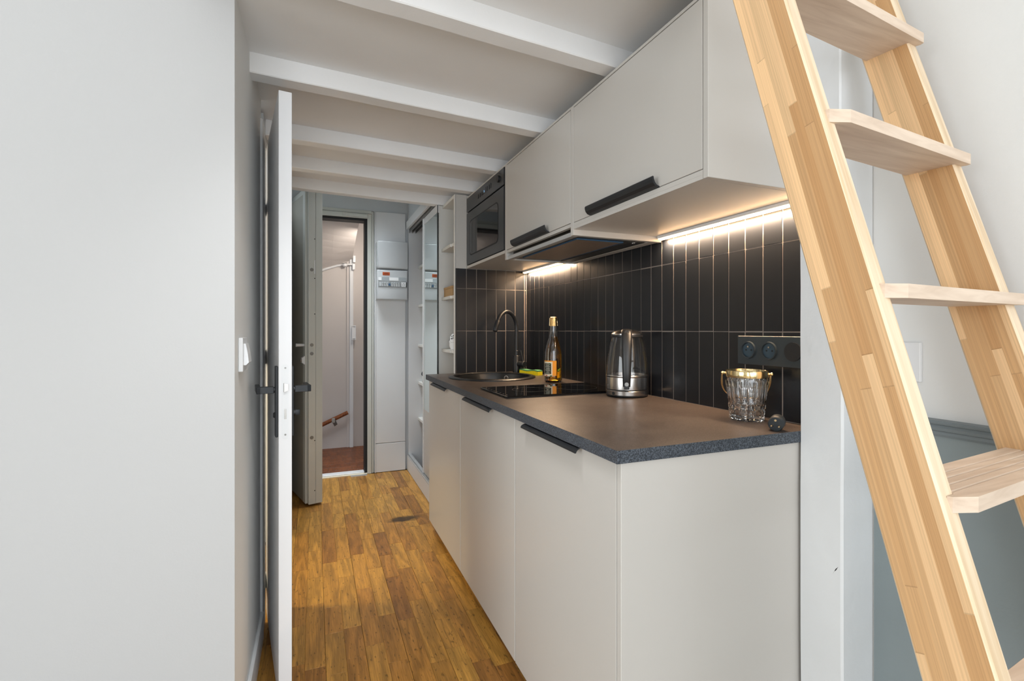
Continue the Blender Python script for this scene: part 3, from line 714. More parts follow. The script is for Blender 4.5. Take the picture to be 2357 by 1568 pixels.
# worktop with round sink cut-out
SC = Vector((.905, 2.535, 0)); SR = .238
wt = bmesh.new(); X0, X1, Y0, Y1 = .600, XW-.0005, .886, YB-.0005
out = [wt.verts.new((x, y, .9)) for x, y in ((X0, Y0), (X1, Y0), (X1, Y1), (.7695, Y1), (.7695, 2.845), (X0, 2.835))]
hol = [wt.verts.new((SC.x+.226*math.cos(2*math.pi*k/48), SC.y+.226*math.sin(2*math.pi*k/48), .9)) for k in range(48)]
ed = [wt.edges.new((out[k], out[(k+1) % len(out)])) for k in range(len(out))]+[wt.edges.new((hol[k], hol[(k+1) % 48])) for k in range(48)]
bmesh.ops.triangle_fill(wt, edges=ed, use_beauty=True)
wt.faces.ensure_lookup_table()
bad = [f for f in wt.faces if (f.calc_center_median()-Vector((SC.x, SC.y, .9))).length < .2 and all((v.co-Vector((SC.x, SC.y, .9))).length < .23 for v in f.verts)]
bmesh.ops.delete(wt, geom=bad, context='FACES_ONLY')
r = bmesh.ops.extrude_face_region(wt, geom=list(wt.faces)); 
for v in [g for g in r['geom'] if isinstance(g, bmesh.types.BMVert)]: v.co.z = .8712
bmesh.ops.recalc_face_normals(wt, faces=wt.faces)
for f in wt.faces: f.material_index = 1 if abs(f.normal.z) < .5 else 0
top = obj('worktop', wt, None, mats=[M['counter'], M['counter_edge']]); tag(top, 'dark speckled stone-look worktop running along the tiled wall', 'worktop')

sk = thing('sink', 'round black composite sink set in the far end of the worktop', 'sink', (SC.x, SC.y, .75))
obj('basin', lathe(bmesh.new(), [(.206, .1485), (.200, .13), (.192, .05), (.175, .018), (.12, .006), (.03, .0), (0, 0), (0, -.006), (.12, -.002), (.182, .010), (.200, .05), (.208, .13), (.212, .1485)], (SC.x, SC.y, .752), 56, closed=False), M['sink'], sk, smooth=True)
obj('rim', lathe(bmesh.new(), [(.212, .8985), (.206, .8985), (.206, .906), (.210, .9095), (.216, .9105), (.232, .9085), (SR, .9045), (SR, .9004), (.214, .9004)], (SC.x, SC.y, 0), 64, closed=True), M['sink'], sk, smooth=True)
ov = bmesh.new(); od = Vector((.70, .714, 0)).normalized(); oc = Vector((SC.x, SC.y, .878))+od*.1965
disc(ov, oc, -od, .0135, .003, 20); obj('overflow_ring', ov, M['alu'], sk)
disc(ov := bmesh.new(), oc-od*.003, -od, .009, .001, 16); obj('overflow_grille', ov, M['seal'], sk)
disc(ov := bmesh.new(), oc-od*.004, -od, .005, .001, 12); obj('overflow_cap', ov, M['steel'], sk)
obj('drain', lathe(bmesh.new(), [(0, .753), (.032, .753), (.035, .755), (.03, .757), (0, .756)], (SC.x, SC.y, .0), 24), M['steel'], sk, smooth=True)

fa = thing('faucet', 'matt black swan-neck kitchen faucet behind the round sink', 'faucet', (1.118, 2.70, .9))
FX, FY = 1.118, 2.70
obj('body', lathe(bmesh.new(), [(0, .9004), (.026, .9004), (.026, .905), (.023, .907), (.0225, 1.005), (.020, 1.008), (0, 1.008)], (FX, FY, 0), 28), M['black'], fa, smooth=True)
sdir = Vector((-.86, -.51, 0)).normalized()
pts = [(FX, FY, 1.006), (FX, FY, 1.04)]
neck = []
for k in range(29):
    tt_ = k/28
    a = math.pi*(.0+1.13*tt_)
    neck.append((.080-.080*math.cos(a) if tt_ < 1 else 0, 1.165+.097*math.sin(a)))
cur = [Vector((FX, FY, 1.006)), Vector((FX, FY, 1.03)), Vector((FX, FY, 1.08)), Vector((FX, FY, 1.13))]
for k in range(27):
    a = math.pi*.86*k/26
    cur.append(Vector((FX, FY, 0))+sdir*(.093-.093*math.cos(a))+Vector((0, 0, 1.165+.101*math.sin(a))))
obj('neck_collar', lathe(bmesh.new(), [(0, 1.008), (.0145, 1.008), (.0145, 1.036), (.0125, 1.038), (0, 1.038)], (FX, FY, 0), 24), M['black'], fa, smooth=True)
obj('spout', tube(bmesh.new(), cur, .0112, 16), M['black'], fa, smooth=True)
e_ = cur[-1]; dd = (cur[-1]-cur[-2]).normalized()
obj('spray_head', tube(bmesh.new(), [e_-dd*.004, e_+dd*.004, e_+dd*.058, e_+dd*.062], [.0125, .0145, .0135, .0125], 18), M['black'], fa, smooth=True)
ld = Vector((.38, -.92, 0)).normalized(); kc = Vector((FX, FY, .957))
obj('valve', tube(bmesh.new(), [kc+ld*.018, kc+ld*.048], .0165, 18), M['black'], fa, smooth=True)
obj('valve_cap', tube(bmesh.new(), [kc+ld*.049, kc+ld*.054, kc+ld*.066, kc+ld*.070], [.017, .0195, .0195, .0175], 20), M['black'], fa, smooth=True)
lv = kc+ld*.058; obj('lever', tube(bmesh.new(), [lv+Vector((0, 0, .012)), lv+Vector((-.004, 0, .082))-ld*.018], [.0028, .0034], 10), M['black'], fa, smooth=True)

sp = thing('sponge', 'yellow sponge with a green scouring side behind the sink', 'sponge', (1.175, 2.585, .9))
def wavy(z0, z1, f):
    bm = bmesh.new(); n = 12; rings = []
    a = Vector((1.142, 2.660, 0)); b = Vector((1.200, 2.530, 0)); d = b-a; p = Vector((d.y, -d.x, 0)).normalized()*-1
    for k in range(n+1):
        t_ = k/n; c = a+d*t_; wv = .0022*math.sin(t_*9+1)*f
        rings.append([bm.verts.new(c-p*.030+Vector((0, 0, z0+wv*(z0 > .905)))), bm.verts.new(c+p*.012+Vector((0, 0, z0+wv*(z0 > .905)))), bm.verts.new(c+p*.012+Vector((0, 0, z1+wv))), bm.verts.new(c-p*.030+Vector((0, 0, z1+wv)))])
    for r1, r2 in zip(rings, rings[1:]):
        for k in range(4): bm.faces.new((r1[k], r1[(k+1) % 4], r2[(k+1) % 4], r2[k]))
    bm.faces.new(rings[0]); bm.faces.new(rings[-1][::-1]); return bm
obj('foam', wavy(.9005, .9225, 1), M['sponge'], sp); obj('scouring_layer', wavy(.9226, .9285, 1), M['scour'], sp)

# hob
hb = thing('induction_hob', 'narrow black glass two-zone hob sunk in the worktop beside the kettle', 'hob', (.94, 1.88, .9))
HX0, HX1, HY0, HY1 = .672, 1.205, 1.715, 2.040
obj('hob_body', B(HX0+.004, HX1-.004, HY0+.004, HY1-.004, .9003, .9035), M['blackpl'], hb)
obj('hob_glass', B(HX0, HX1, HY0, HY1, .9036, .9085, bev=.0012), M['hob'], hb)
for xx, rr in ((.84, .075), (1.06, .09)):
    obj('zone_mark', lathe(bmesh.new(), [(rr-.0006, .9086), (rr+.0006, .9086), (rr+.0006, .9089), (rr-.0006, .9089)], (xx, 1.88, 0), 48, closed=True), M['hobline'], hb)
cm = bmesh.new()
for k in range(7): box(cm, .684, .688, 1.75+k*.035, 1.762+k*.035, .9086, .9089)
obj('touch_marks', cm, M['hobline'], hb)['kind'] = 'stuff'

# ---------------------------------------------------------------- wall units
XU = .845; ZT = 1.943
def wallbox(y0, y1, z0, z1, x0=XU+.019): return B(x0, 1.226, y0, y1, z0, z1)
t = thing('wall_cabinet', 'large beige wall cabinet nearest the ladder with a long black handle', 'wall cabinet', (1.04, 1.2, 1.523), 'wall cabinets')
obj('body', wallbox(.8975, 1.5155, 1.5245, ZT-.002), M['cab_in'], t)
obj('bottom_panel', B(XU, 1.226, .897, 1.516, 1.5145, 1.5243), M['cab'], t)
dr = obj('door', B(XU, XU+.018, .899, 1.5145, 1.5385, ZT, bev=.0012), M['cab'], t)
obj('bottom_edge', B(XU, XU+.018, .897, 1.5145, 1.5245, 1.5365), M['cab'], t)
obj('handle', lip(1.053, 1.399, 1, XU, 1.5375), M['black'], dr)
obj('end_panel', B(XU, 1.226, .880, .8965, 1.5145, ZT+.010, bev=.001), M['cab'], t)
obj('top_trim', B(XU, XU+.05, .8967, 1.5155, ZT+.002, ZT+.010), M['cab'], t)
t = thing('wall_cabinet', 'beige wall cabinet above the extractor hood, short black handle', 'wall cabinet', (1.04, 1.85, 1.535), 'wall cabinets')
obj('body', wallbox(1.5375, 2.1645, 1.548, ZT-.002), M['cab_in'], t)
obj('side_panel', B(XU, 1.226, 1.5165, 1.5370, 1.494, ZT+.010, bev=.001), M['cab'], t)
obj('side_panel', B(XU, 1.226, 2.1655, 2.1845, 1.494, ZT+.010, bev=.001), M['cab'], t)
dr = obj('door', B(XU, XU+.018, 1.540, 2.163, 1.5405, ZT, bev=.0012), M['cab'], t)
obj('handle', lip(1.709, 2.061, 1, XU, 1.5395), M['black'], dr)
obj('bottom_rail', B(XU+.002, XU+.018, 1.5375, 2.1650, 1.526, 1.5385), M['cab'], t)
obj('top_trim', B(XU, XU+.05, 1.5375, 2.165, ZT+.002, ZT+.010), M['cab'], t)
t = thing('microwave_cabinet', 'beige wall cabinet holding the black built-in microwave', 'wall cabinet', (1.04, 2.5, 1.53), 'wall cabinets')
obj('bottom_panel', B(XU, 1.226, 2.1855, 2.819, 1.5275, 1.5425), M['cab'], t)
obj('side_panel', B(XU, 1.226, 2.8105, 2.819, 1.5430, ZT+.010), M['cab'], t)
obj('top_panel', B(XU, 1.226, 2.1855, 2.819 - .0088, ZT+.0015, ZT+.010), M['cab'], t)
mw = thing('microwave_oven', 'black built-in microwave oven with a glass window high on the wall', 'microwave', (1.0, 2.5, 1.545))
obj('body', B(XU+.022, 1.20, 2.192, 2.806, 1.546, 1.94), M['oven'], mw)
obj('control_panel', B(XU-.004, XU+.020, 2.190, 2.808, 1.860, 1.9435, bev=.002), M['oven'], mw)
dr = obj('oven_door', B(XU-.004, XU+.020, 2.190, 2.808, 1.546, 1.853, bev=.002), M['oven'], mw)
def rrect(y0, y1, z0, z1, r_, x):
    p = []
    for cy_, cz_, a0 in ((y1-r_, z1-r_, 0), (y0+r_, z1-r_, 90), (y0+r_, z0+r_, 180), (y1-r_, z0+r_, 270)):
        for k in range(6): a = math.radians(a0+18*k); p.append((x, cy_+r_*math.cos(a), cz_+r_*math.sin(a)))
    return p
gl = bmesh.new(); prism(gl, rrect(2.272, 2.745, 1.600, 1.792, .028, XU-.0052), (.0015, 0, 0)); obj('door_window', gl, M['ovenglass'], dr)
gl = bmesh.new(); prism(gl, rrect(2.265, 2.752, 1.593, 1.799, .033, XU-.0046), (.0007, 0, 0)); obj('window_border', gl, M['seal'], dr)
obj('door_handle', B(XU-.006, XU-.0041, 2.70, 2.742, 1.61, 1.782, bev=.0005), M['oven'], dr)
obj('dial', disc(bmesh.new(), (XU-.004, 2.262, 1.905), (-1, 0, 0), .017, .008, 24), M['blackpl'], mw)
for y in (2.375, 2.40, 2.43): obj('button', B(XU-.0056, XU-.004, y, y+.010, 1.892, 1.916), M['blackpl'], mw)
for y in (2.52, 2.548, 2.58): obj('button', B(XU-.0056, XU-.004, y, y+.010, 1.890, 1.912), M['blackpl'], mw)
obj('display', B(XU-.0052, XU-.004, 2.455, 2.508, 1.890, 1.918), M['ovenglass'], mw)
text('clock_digit', '2', .014, M['ledd'], mw, (XU-.0056, 2.482, 1.902), (0, -1, 0), (0, 0, 1))
# extractor hood
hd = thing('extractor_hood', 'slim steel extractor hood with a brown mesh filter under the wall cabinet', 'extractor hood', (1.03, 1.85, 1.494))
obj('housing', B(XU+.035, 1.20, 1.539, 2.1635, 1.500, 1.5465), M['steel_d'], hd)
obj('front_bar', B(XU+.006, XU+.030, 1.539, 2.1635, 1.494, 1.510, bev=.001), M['alu'], hd)
obj('filter', B(XU+.060, XU+.255, 1.60, 2.10, 1.4965, 1.4998), M['filter'], hd)
tp = bmesh.new(); box(tp, XU+.056, XU+.060, 1.598, 2.10, 1.496, 1.4999); 
box(tp, XU+.256, XU+.261, 1.596, 2.10, 1.496, 1.4999); obj('filter_edge', tp, M['tape'], hd)
obj('filter_edge', B(XU+.056, XU+.261, 1.592, 1.597, 1.496, 1.4999), M['tape'], hd)
obj('lamp_strip', B(XU+.275, XU+.335, 1.56, 2.14, 1.4955, 1.4998), M['steel_d'], hd)
obj('rear_panel', B(1.19, 1.226, 1.539, 2.1635, 1.496, 1.5065), M['cab'], hd)
for y in (1.575, 1.585, 2.12): obj('screw', disc(bmesh.new(), (XU+.30, y, 1.4955), (0, 0, -1), .004, .0015, 10), M['steel'], hd)
# LED strips
def led(y0, y1, zc, lab):
    t = thing('led_strip', lab, 'light strip', (1.2, (y0+y1)/2, zc-.013), 'under-cabinet light strips')
    bm = bmesh.new(); prism(bm, [(1.200, y0, zc), (1.2255, y0, zc), (1.2255, y0, zc-.009), (1.213, y0, zc-.013), (1.200, y0, zc-.010)], (0, y1-y0, 0)); obj('housing', bm, M['trimw'], t)
    bm = bmesh.new(); prism(bm, [(1.2015, y0+.004, zc-.0108), (1.2135, y0+.004, zc-.0136), (1.2253, y0+.004, zc-.0095), (1.2258, y0+.004, zc-.0125), (1.2135, y0+.004, zc-.0168), (1.2015, y0+.004, zc-.0135)], (0, y1-y0-.008, 0)); obj('diffuser', bm, M['led'], t)
    l = area('led_light', (1.217, (y0+y1)/2, zc-.020), (1.217, (y0+y1)/2, 0), .010, y1-y0-.01, LEDP*(y1-y0)/.6, (1, .70, .45)); l.parent = t; l.location = Vector(l.location)-WO[t.name]
    l.rotation_euler = (0, -.45, 0)
LEDP = 9.5
led(.905, 1.508, 1.5140, 'lit warm light strip under the wall cabinet nearest the ladder')
led(2.245, 2.80, 1.5270, 'lit warm light strip in the far corner under the microwave')

# black wall sockets on the tiles
sk2 = thing('socket_plate', 'black plate of two sockets and a round switch on the tiles', 'socket', (1.23, 1.0, 1.05))
obj('plate', B(1.2265, 1.2345, .891, 1.154, 1.054, 1.141, bev=.0012), M['socket'], sk2)
def ring(y, rin, rout, x0, x1): 
    bm = bmesh.new(); lathe(bm, [(rin, 0), (rout, 0), (rout-.001, x1), (rin+.001, x1)], n=36, closed=True)
    xf(bm, Matrix.Translation((x0, y, 1.0985)) @ Matrix.Rotation(-math.pi/2, 4, 'Y')); return bm
for y in (1.1115, 1.0385):
    s = obj('socket_ring', ring(y, .0215, .0265, 1.2264, .0060), M['socket'], sk2, smooth=True)
    bm = bmesh.new(); lathe(bm, [(0, -.0005), (.0215, -.0005), (.0215, -.0001), (.0212, .0001), (0, .0001)], n=32); xf(bm, Matrix.Translation((1.2263, y, 1.0985)) @ Matrix.Rotation(-math.pi/2, 4, 'Y')); obj('socket_well', bm, M['well'], s)
    obj('earth_pin', disc(bmesh.new(), (1.2262, y, 1.1085), (-1, 0, 0), .0028, .004, 12), M['steel'], s)
    for dy in (-.0095, .0095): obj('socket_hole', disc(bmesh.new(), (1.2262, y+dy, 1.0985), (-1, 0, 0), .0027, .0008, 12), M['seal'], s)
obj('switch_disc', disc(bmesh.new(), (1.2265, .962, 1.0985), (-1, 0, 0), .0262, .0035, 36), M['blackpl'], sk2)

# ---------------------------------------------------------------- kettle
KX, KY = 1.1435, 1.622
kt = thing('kettle', 'cordless glass and steel kettle with black handle beside the hob', 'kettle', (KX, KY, .9))
KC = (KX, KY, 0)
obj('base_ring', lathe(bmesh.new(), [(0, .9005), (.076, .9005), (.081, .904), (.0815, .909), (0, .909)], KC, 48), M['blackpl'], kt, smooth=True)
obj('power_base', lathe(bmesh.new(), [(0, .9091), (.0820, .9091), (.0822, .924), (.0795, .927), (0, .927)], KC, 48), M['steel'], kt, smooth=True)
obj('gap_ring', lathe(bmesh.new(), [(0, .9271), (.0800, .9271), (.0800, .9305), (0, .9305)], KC, 48), M['blackpl'], kt, smooth=True)
obj('steel_band', lathe(bmesh.new(), [(0, .9306), (.0815, .9306), (.0818, .972), (.0812, .976), (.0780, .977), (0, .9772)], KC, 56), M['steel'], kt, smooth=True)
gp = [(.0808, .978), (.0804, 1.0), (.0785, 1.03), (.0745, 1.06), (.069, 1.09), (.0625, 1.118), (.0585, 1.132)]
ip = [(r_-.0025, z) for r_, z in gp][::-1]
obj('glass_body', lathe(bmesh.new(), gp+ip, KC, 56, closed=True), M['glass'], kt, smooth=True)
obj('glass_collar', lathe(bmesh.new(), [(.0815, .9775), (.0825, .979), (.0825, .983), (.0812, .985), (.0812, .9775)], KC, 56, closed=True), M['steel'], kt, smooth=True)
obj('lid_ring', lathe(bmesh.new(), [(.0595, 1.131), (.0610, 1.133), (.0600, 1.142), (.055, 1.144), (.054, 1.133)], KC, 48, closed=True), M['blackpl'], kt, smooth=True)
obj('lid', lathe(bmesh.new(), [(0, 1.140), (.0605, 1.140), (.0600, 1.145), (.050, 1.153), (.035, 1.158), (.018, 1.161), (0, 1.1615)], KC, 48), M['steel'], kt, smooth=True)
hv = Vector((-.580, -.815, 0)).normalized(); K0 = Vector((KX, KY, 0)); side = Vector((-hv.y, hv.x, 0))
hp_ = [(.030, 1.158), (.048, 1.159), (.064, 1.154), (.077, 1.138), (.087, 1.10), (.094, 1.05), (.098, 1.0), (.0965, .965), (.092, .945)]
bm = bmesh.new(); rings = []
wds = [.017, .0195, .0205, .0200, .0190, .0178, .0160, .0145, .0135]; ths = [.003, .005, .007, .0085, .0095, .0095, .0085, .007, .006]
for i, (r_, z) in enumerate(hp_):
    a = Vector(hp_[max(i-1, 0)]); b = Vector(hp_[min(i+1, len(hp_)-1)]); d = (b-a).normalized(); nn = Vector((d.y, -d.x))
    c = K0+hv*r_+Vector((0, 0, z)); nv = hv*(-nn.x)+Vector((0, 0, -nn.y))
    rings.append([bm.verts.new(c+side*math.cos(2*math.pi*k/14)*wds[i]*1.0+nv*math.sin(2*math.pi*k/14)*ths[i]) for k in range(14)])
for r1, r2 in zip(rings, rings[1:]):
    for k in range(14): bm.faces.new((r1[k], r1[(k+1) % 14], r2[(k+1) % 14], r2[k]))
bm.faces.new(rings[0]); bm.faces.new(rings[-1][::-1])
obj('handle', bm, M['blackpl'], kt, smooth=True)
bm = bmesh.new(); c = K0+hv*.089+Vector((0, 0, .953))
box(bm, -.010, .010, -.013, .012, -.018, .014, bev=.003, seg=2); xf(bm, Matrix.Translation(c) @ Matrix((side, hv, Vector((0, 0, 1)))).transposed().to_4x4()); obj('handle_foot', bm, M['blackpl'], kt)
disc(bm := bmesh.new(), K0+hv*.102+Vector((0, 0, .955)), hv, .0075, .003, 20); obj('power_switch', bm, M['steel_d'], kt)
disc(bm := bmesh.new(), K0+hv*.0735+Vector((0, 0, 1.148)), (hv+Vector((0, 0, .35))), .009, .004, 20); obj('lid_button', bm, M['blackpl'], kt, smooth=True)
g_ = K0+(hv*.8+side*-.62).normalized()*.0815
obj('cord_slot', disc(bmesh.new(), g_+Vector((0, 0, .916)), (hv*.8-side*.62), .006, .002, 14), M['seal'], kt)

# ---------------------------------------------------------------- bottle
BX, BY = 1.108, 2.193; BC = (BX, BY, .9)
bo = thing('sparkling_bottle', 'clear bottle of amber sparkling drink with gold foil top behind the hob', 'bottle', (BX, BY, .9))
op = [(0, .012), (.018, .010), (.030, .002), (.040, .0006), (.0435, .006), (.0440, .03), (.0440, .125), (.0425, .150), (.037, .178), (.029, .205), (.0215, .228), (.0180, .25), (.0165, .283), (.0160, .30)]
inn = [(.0135, .30), (.0140, .283), (.0155, .25), (.0190, .228), (.0265, .205), (.0345, .178), (.0400, .150), (.0412, .125), (.0412, .03), (.0400, .010), (.030, .007), (.018, .014), (0, .016)]
obj('glass', lathe(bmesh.new(), op+inn, BC, 40), M['glass'], bo, smooth=True)
M['drink'] = paint('amber_drink', (255, 190, 66), 0, 0, trans=1, ior=1.33)
lp = [(0, .0165), (.018, .0145), (.030, .0075), (.0395, .0105), (.0408, .03), (.0408, .125), (.0396, .150), (.0341, .178), (.0261, .205), (.0186, .226), (0, .226)]
obj('drink', lathe(bmesh.new(), lp, BC, 40), M['drink'], bo, smooth=True)
def arc(a0, a1, z0, z1, r_, mat, name, n=14, parent=bo, th=.0004):
    bm = bmesh.new(); rings = []
    for k in range(n+1):
        a = a0+(a1-a0)*k/n; ca, sa = math.cos(a), math.sin(a)
        rings.append([bm.verts.new((BX+q*ca, BY+q*sa, .9+z)) for q, z in ((r_, z0), (r_+th, z0), (r_+th, z1), (r_, z1))])
    for r1, r2 in zip(rings, rings[1:]):
        for k in range(4): bm.faces.new((r1[k], r1[(k+1) % 4], r2[(k+1) % 4], r2[k]))
    bm.faces.new(rings[0]); bm.faces.new(rings[-1][::-1]); return obj(name, bm, mat, parent)
vc = math.atan2(-BY, -BX)      # direction to the camera
lo = arc(vc-math.radians(95), vc+math.radians(20), .034, .108, .0441, M['orange'], 'orange_label')
arc(vc-math.radians(86), vc-math.radians(6), .030, .103, .0446, M['cream'], 'cream_label', parent=bo)
pn = arc(vc-math.radians(72), vc-math.radians(14), .042, .094, .0451, M['chalk'], 'label_panel', parent=bo)
for k, (z, a0, a1) in enumerate([(.088, 58, 24), (.083, 55, 28), (.078, 62, 20), (.0725, 58, 26), (.068, 52, 22), (.063, 60, 24), (.058, 56, 20), (.052, 50, 30), (.047, 60, 24)]):
    arc(vc-math.radians(a0), vc-math.radians(a1), z-.001, z+.0009, .0455, M['ink'], 'label_line', 5, pn, .0002)
arc(vc-math.radians(30), vc-math.radians(16), .090, .096, .0456, M['leafgreen'], 'label_leaf', 4, pn, .0002)
arc(vc-math.radians(22), vc-math.radians(8), .030, .036, .0456, M['leafgreen'], 'label_leaf', 4, pn, .0002)
arc(vc-math.radians(55), vc-math.radians(42), .032, .037, .0456, M['stkor'], 'label_fruit', 4, pn, .0002)
def wr_(r_, z, a): return r_*(1+.04*math.sin(7*a+z*260)+.03*math.sin(11*a-z*300))
obj('foil_cap', lathe(bmesh.new(), [(.0163, .279), (.0195, .279), (.0185, .290), (.0172, .30), (.0182, .312), (.0165, .3225), (.010, .3255), (0, .326), (0, .3235), (.0145, .32), (.0163, .31)], BC, 42, closed=False, fr=wr_), M['foil'], bo, smooth=True)
for k in range(4):
    a = vc+.4+k*math.pi/2
    obj('cork_wire', tube(bmesh.new(), [(BX+math.cos(a)*r_, BY+math.sin(a)*r_, .9+z) for r_, z in ((.0150, .3255), (.0195, .318), (.0205, .30), (.0222, .281))], .0007, 6), M['gold'], bo)

# ---------------------------------------------------------------- ice bucket
IX, IY = 1.153, 1.052; IC = (IX, IY, .9)
ib = thing('ice_bucket', 'cut crystal ice bucket with a gold rim and handle on the worktop', 'ice bucket', (IX, IY, .9))
NF = 16
def flute(r_, z, a):
    if z < .0018 or r_ < .04: return r_
    st = 2*math.pi/NF; m_ = (a % st)-st/2
    if z > .050:
        k = min(1, (z-.050)/.015)*min(1, max(0, (.120-z)/.02))
        return r_*(1-k*.075+k*.085*abs(m_/(st/2))**3)
    return r_*(1-.05*max(0, (abs(m_)/(st/2)-.70)/.30))
ob = [(0, .0015), (.036, .0015), (.0440, .002), (.0460, .005), (.0463, .014), (.0445, .0175), (.0475, .021), (.0480, .031), (.0460, .0345), (.0495, .038), (.0500, .047), (.0478, .0505), (.0490, .058), (.0515, .075), (.0540, .092), (.0558, .106), (.0560, .114), (.0545, .120), (.0530, .124)]
ii = [(.0500, .124), (.0510, .114), (.0500, .095), (.0470, .07), (.0440, .045), (.0410, .024), (.036, .0185), (0, .0175)]
n_out = len(ob)
bm = bmesh.new()
def frr(r_, z, a): return flute(r_, z, a)
rings = []
for i, (r_, z) in enumerate(ob+ii):
    if r_ == 0: rings.append([bm.verts.new((IX, IY, .9+z))]); continue
    rings.append([bm.verts.new((IX+(frr(r_, z, 2*math.pi*k/96) if i < n_out else r_)*math.cos(2*math.pi*k/96), IY+(frr(r_, z, 2*math.pi*k/96) if i < n_out else r_)*math.sin(2*math.pi*k/96), .9+z)) for k in range(96)])
for a, b in zip(rings, rings[1:]):
    for k in range(96):
        k2 = (k+1) % 96
        if len(a) == 1: bm.faces.new((a[0], b[k], b[k2]))
        elif len(b) == 1: bm.faces.new((a[k], a[k2], b[0]))
        else: bm.faces.new((a[k], a[k2], b[k2], b[k]))
cb = obj('crystal_body', bm, M['crystal'], ib, smooth=True); cb.data.set_sharp_from_angle(angle=math.radians(14))
obj('gold_rim', lathe(bmesh.new(), [(.0503, .1245), (.0560, .1245), (.0568, .127), (.0568, .141), (.0560, .1435), (.0535, .1440), (.0525, .1425), (.0520, .1250)], IC, 12*4, closed=True), M['gold'], ib, smooth=True)
vi = Vector((-IX, -IY, 0)).normalized(); ax = Vector((-vi.y, vi.x, 0)); ax = -ax if ax.x > 0 else ax   # ax points to picture left
I0 = Vector(IC)
for s in (1, -1):
    c = I0+ax*s*.0595+Vector((0, 0, .134))
    bm = bmesh.new(); bmesh.ops.create_uvsphere(bm, u_segments=16, v_segments=10, radius=.0052); xf(bm, Matrix.Translation(c+ax*s*.004)); obj('pivot_knob', bm, M['gold'], ib, smooth=True)
    obj('pivot', tube(bmesh.new(), [c-ax*s*.003, c+ax*s*.001], .0034, 12), M['gold'], ib, smooth=True)
pts = []
for k in range(25):
    a = math.pi*k/24
    pts.append(I0+ax*math.cos(a)*(.0655*(1+.10*math.sin(a)**.7) if math.cos(a) > 0 else .0605)+(-vi*.048)*math.sin(a)+Vector((0, 0, .134-.082*max(0, math.sin(a))**.6)))
pts = [p if (Vector((p.x-IX, p.y-IY)).length > .058) else Vector((IX+(p.x-IX)*.059/Vector((p.x-IX, p.y-IY)).length, IY+(p.y-IY)*.059/Vector((p.x-IX, p.y-IY)).length, p.z)) for p in pts]
obj('bail_handle', tube(bmesh.new(), pts, .0016, 10, sx=1.7, sy=.6), M['gold'], ib, smooth=True)

# ---------------------------------------------------------------- black plug
pl = thing('power_plug', 'black moulded power plug with brass pins lying on the worktop corner', 'plug', (1.125, .945, .9))
ax2 = Vector((-.86, -.48, -.12)).normalized(); PC = Vector((1.106, .914, .9205))
q = Vector((0, 0, 1)).rotation_difference(ax2).to_matrix().to_4x4() @ Matrix.Scale(1.08, 4)
bm = lathe(bmesh.new(), [(0, -.020), (.010, -.020), (.0165, -.014), (.0190, -.004), (.0190, .010), (.0178, .0145), (.0165, .016), (0, .016)], n=28, fr=lambda r_, z, a: r_*(1-.10*abs(math.sin(a))**6))
obj('plug_body', xf(bm, Matrix.Translation(PC) @ q), M['rubber'], pl, smooth=True)
sv = ax2.cross(Vector((0, 0, 1))).normalized(); uv = sv.cross(ax2).normalized()
for s in (-1, 1):
    c = PC+ax2*.0155+sv*.0085*s-uv*.004; obj('brass_pin', tube(bmesh.new(), [c, c+ax2*.009, c+ax2*.010], [.0021, .0021, .0014], 10), M['brass'], pl, smooth=True)
c = PC+ax2*.0155+uv*.010; obj('earth_contact', tube(bmesh.new(), [c, c+ax2*.003], .0028, 10), M['brass'], pl)
fc = (uv*.55+sv*(-1 if sv.dot(Vector((1, 0, 0))) < 0 else 1)*.2+Vector((-.35, -.75, .2))).normalized(); fc = (fc-ax2*fc.dot(ax2)).normalized(); tv = ax2.cross(fc).normalized()
bm = bmesh.new(); c = PC+fc*.0176+ax2*.002
prism(bm, [c-ax2*.007+tv*.004, c-ax2*.002+tv*.006, c+ax2*.006+tv*.005, c+ax2*.008-tv*.003, c+ax2*.002-tv*.006, c-ax2*.006-tv*.005], fc*.0018); obj('earth_clip', bm, M['brass'], pl)
obj('clip_hole', disc(bmesh.new(), c+fc*.0018, fc, .0026, .0006, 12), M['seal'], pl)
obj('cord_stub', tube(bmesh.new(), [PC-ax2*.018, PC-ax2*.026, PC-ax2*.034+Vector((.003, .004, 0))], [.006, .0045, .004], 12), M['rubber'], pl, smooth=True)

# ---------------------------------------------------------------- switches
ls = thing('light_switch', 'white rocker light switch on the corridor wall left of the open door', 'light switch', (XL, 1.53, 1.05))
obj('plate', B(XL+.0003, XL+.011, 1.482, 1.573, 1.047, 1.138, bev=.0012), M['plastic'], ls)
bm = bmesh.new(); pz = [(XL+.0112, 1.064), (XL+.017, 1.064), (XL+.0235, 1.071), (XL+.021, 1.095), (XL+.016, 1.122), (XL+.0112, 1.122)]
prism(bm, [(x, 1.497, z) for x, z in pz], (0, .062, 0)); obj('rocker', bm, M['plastic'], ls)
ws_ = thing('wall_socket', 'white square wall socket on the right wall behind the ladder', 'wall socket', (1.26, .72, 1.04))
obj('plate', B(1.255, 1.2647, .672, .764, 1.042, 1.131, bev=.0015), M['plastic'], ws_)
bm = bmesh.new(); lathe(bm, [(.020, 0), (.0225, 0), (.0225, .0015), (.020, .0015)], n=32, closed=True); xf(bm, Matrix.Translation((1.255, .718, 1.0865)) @ Matrix.Rotation(-math.pi/2, 4, 'Y')); obj('socket_ring', bm, M['plasticg'], ws_)

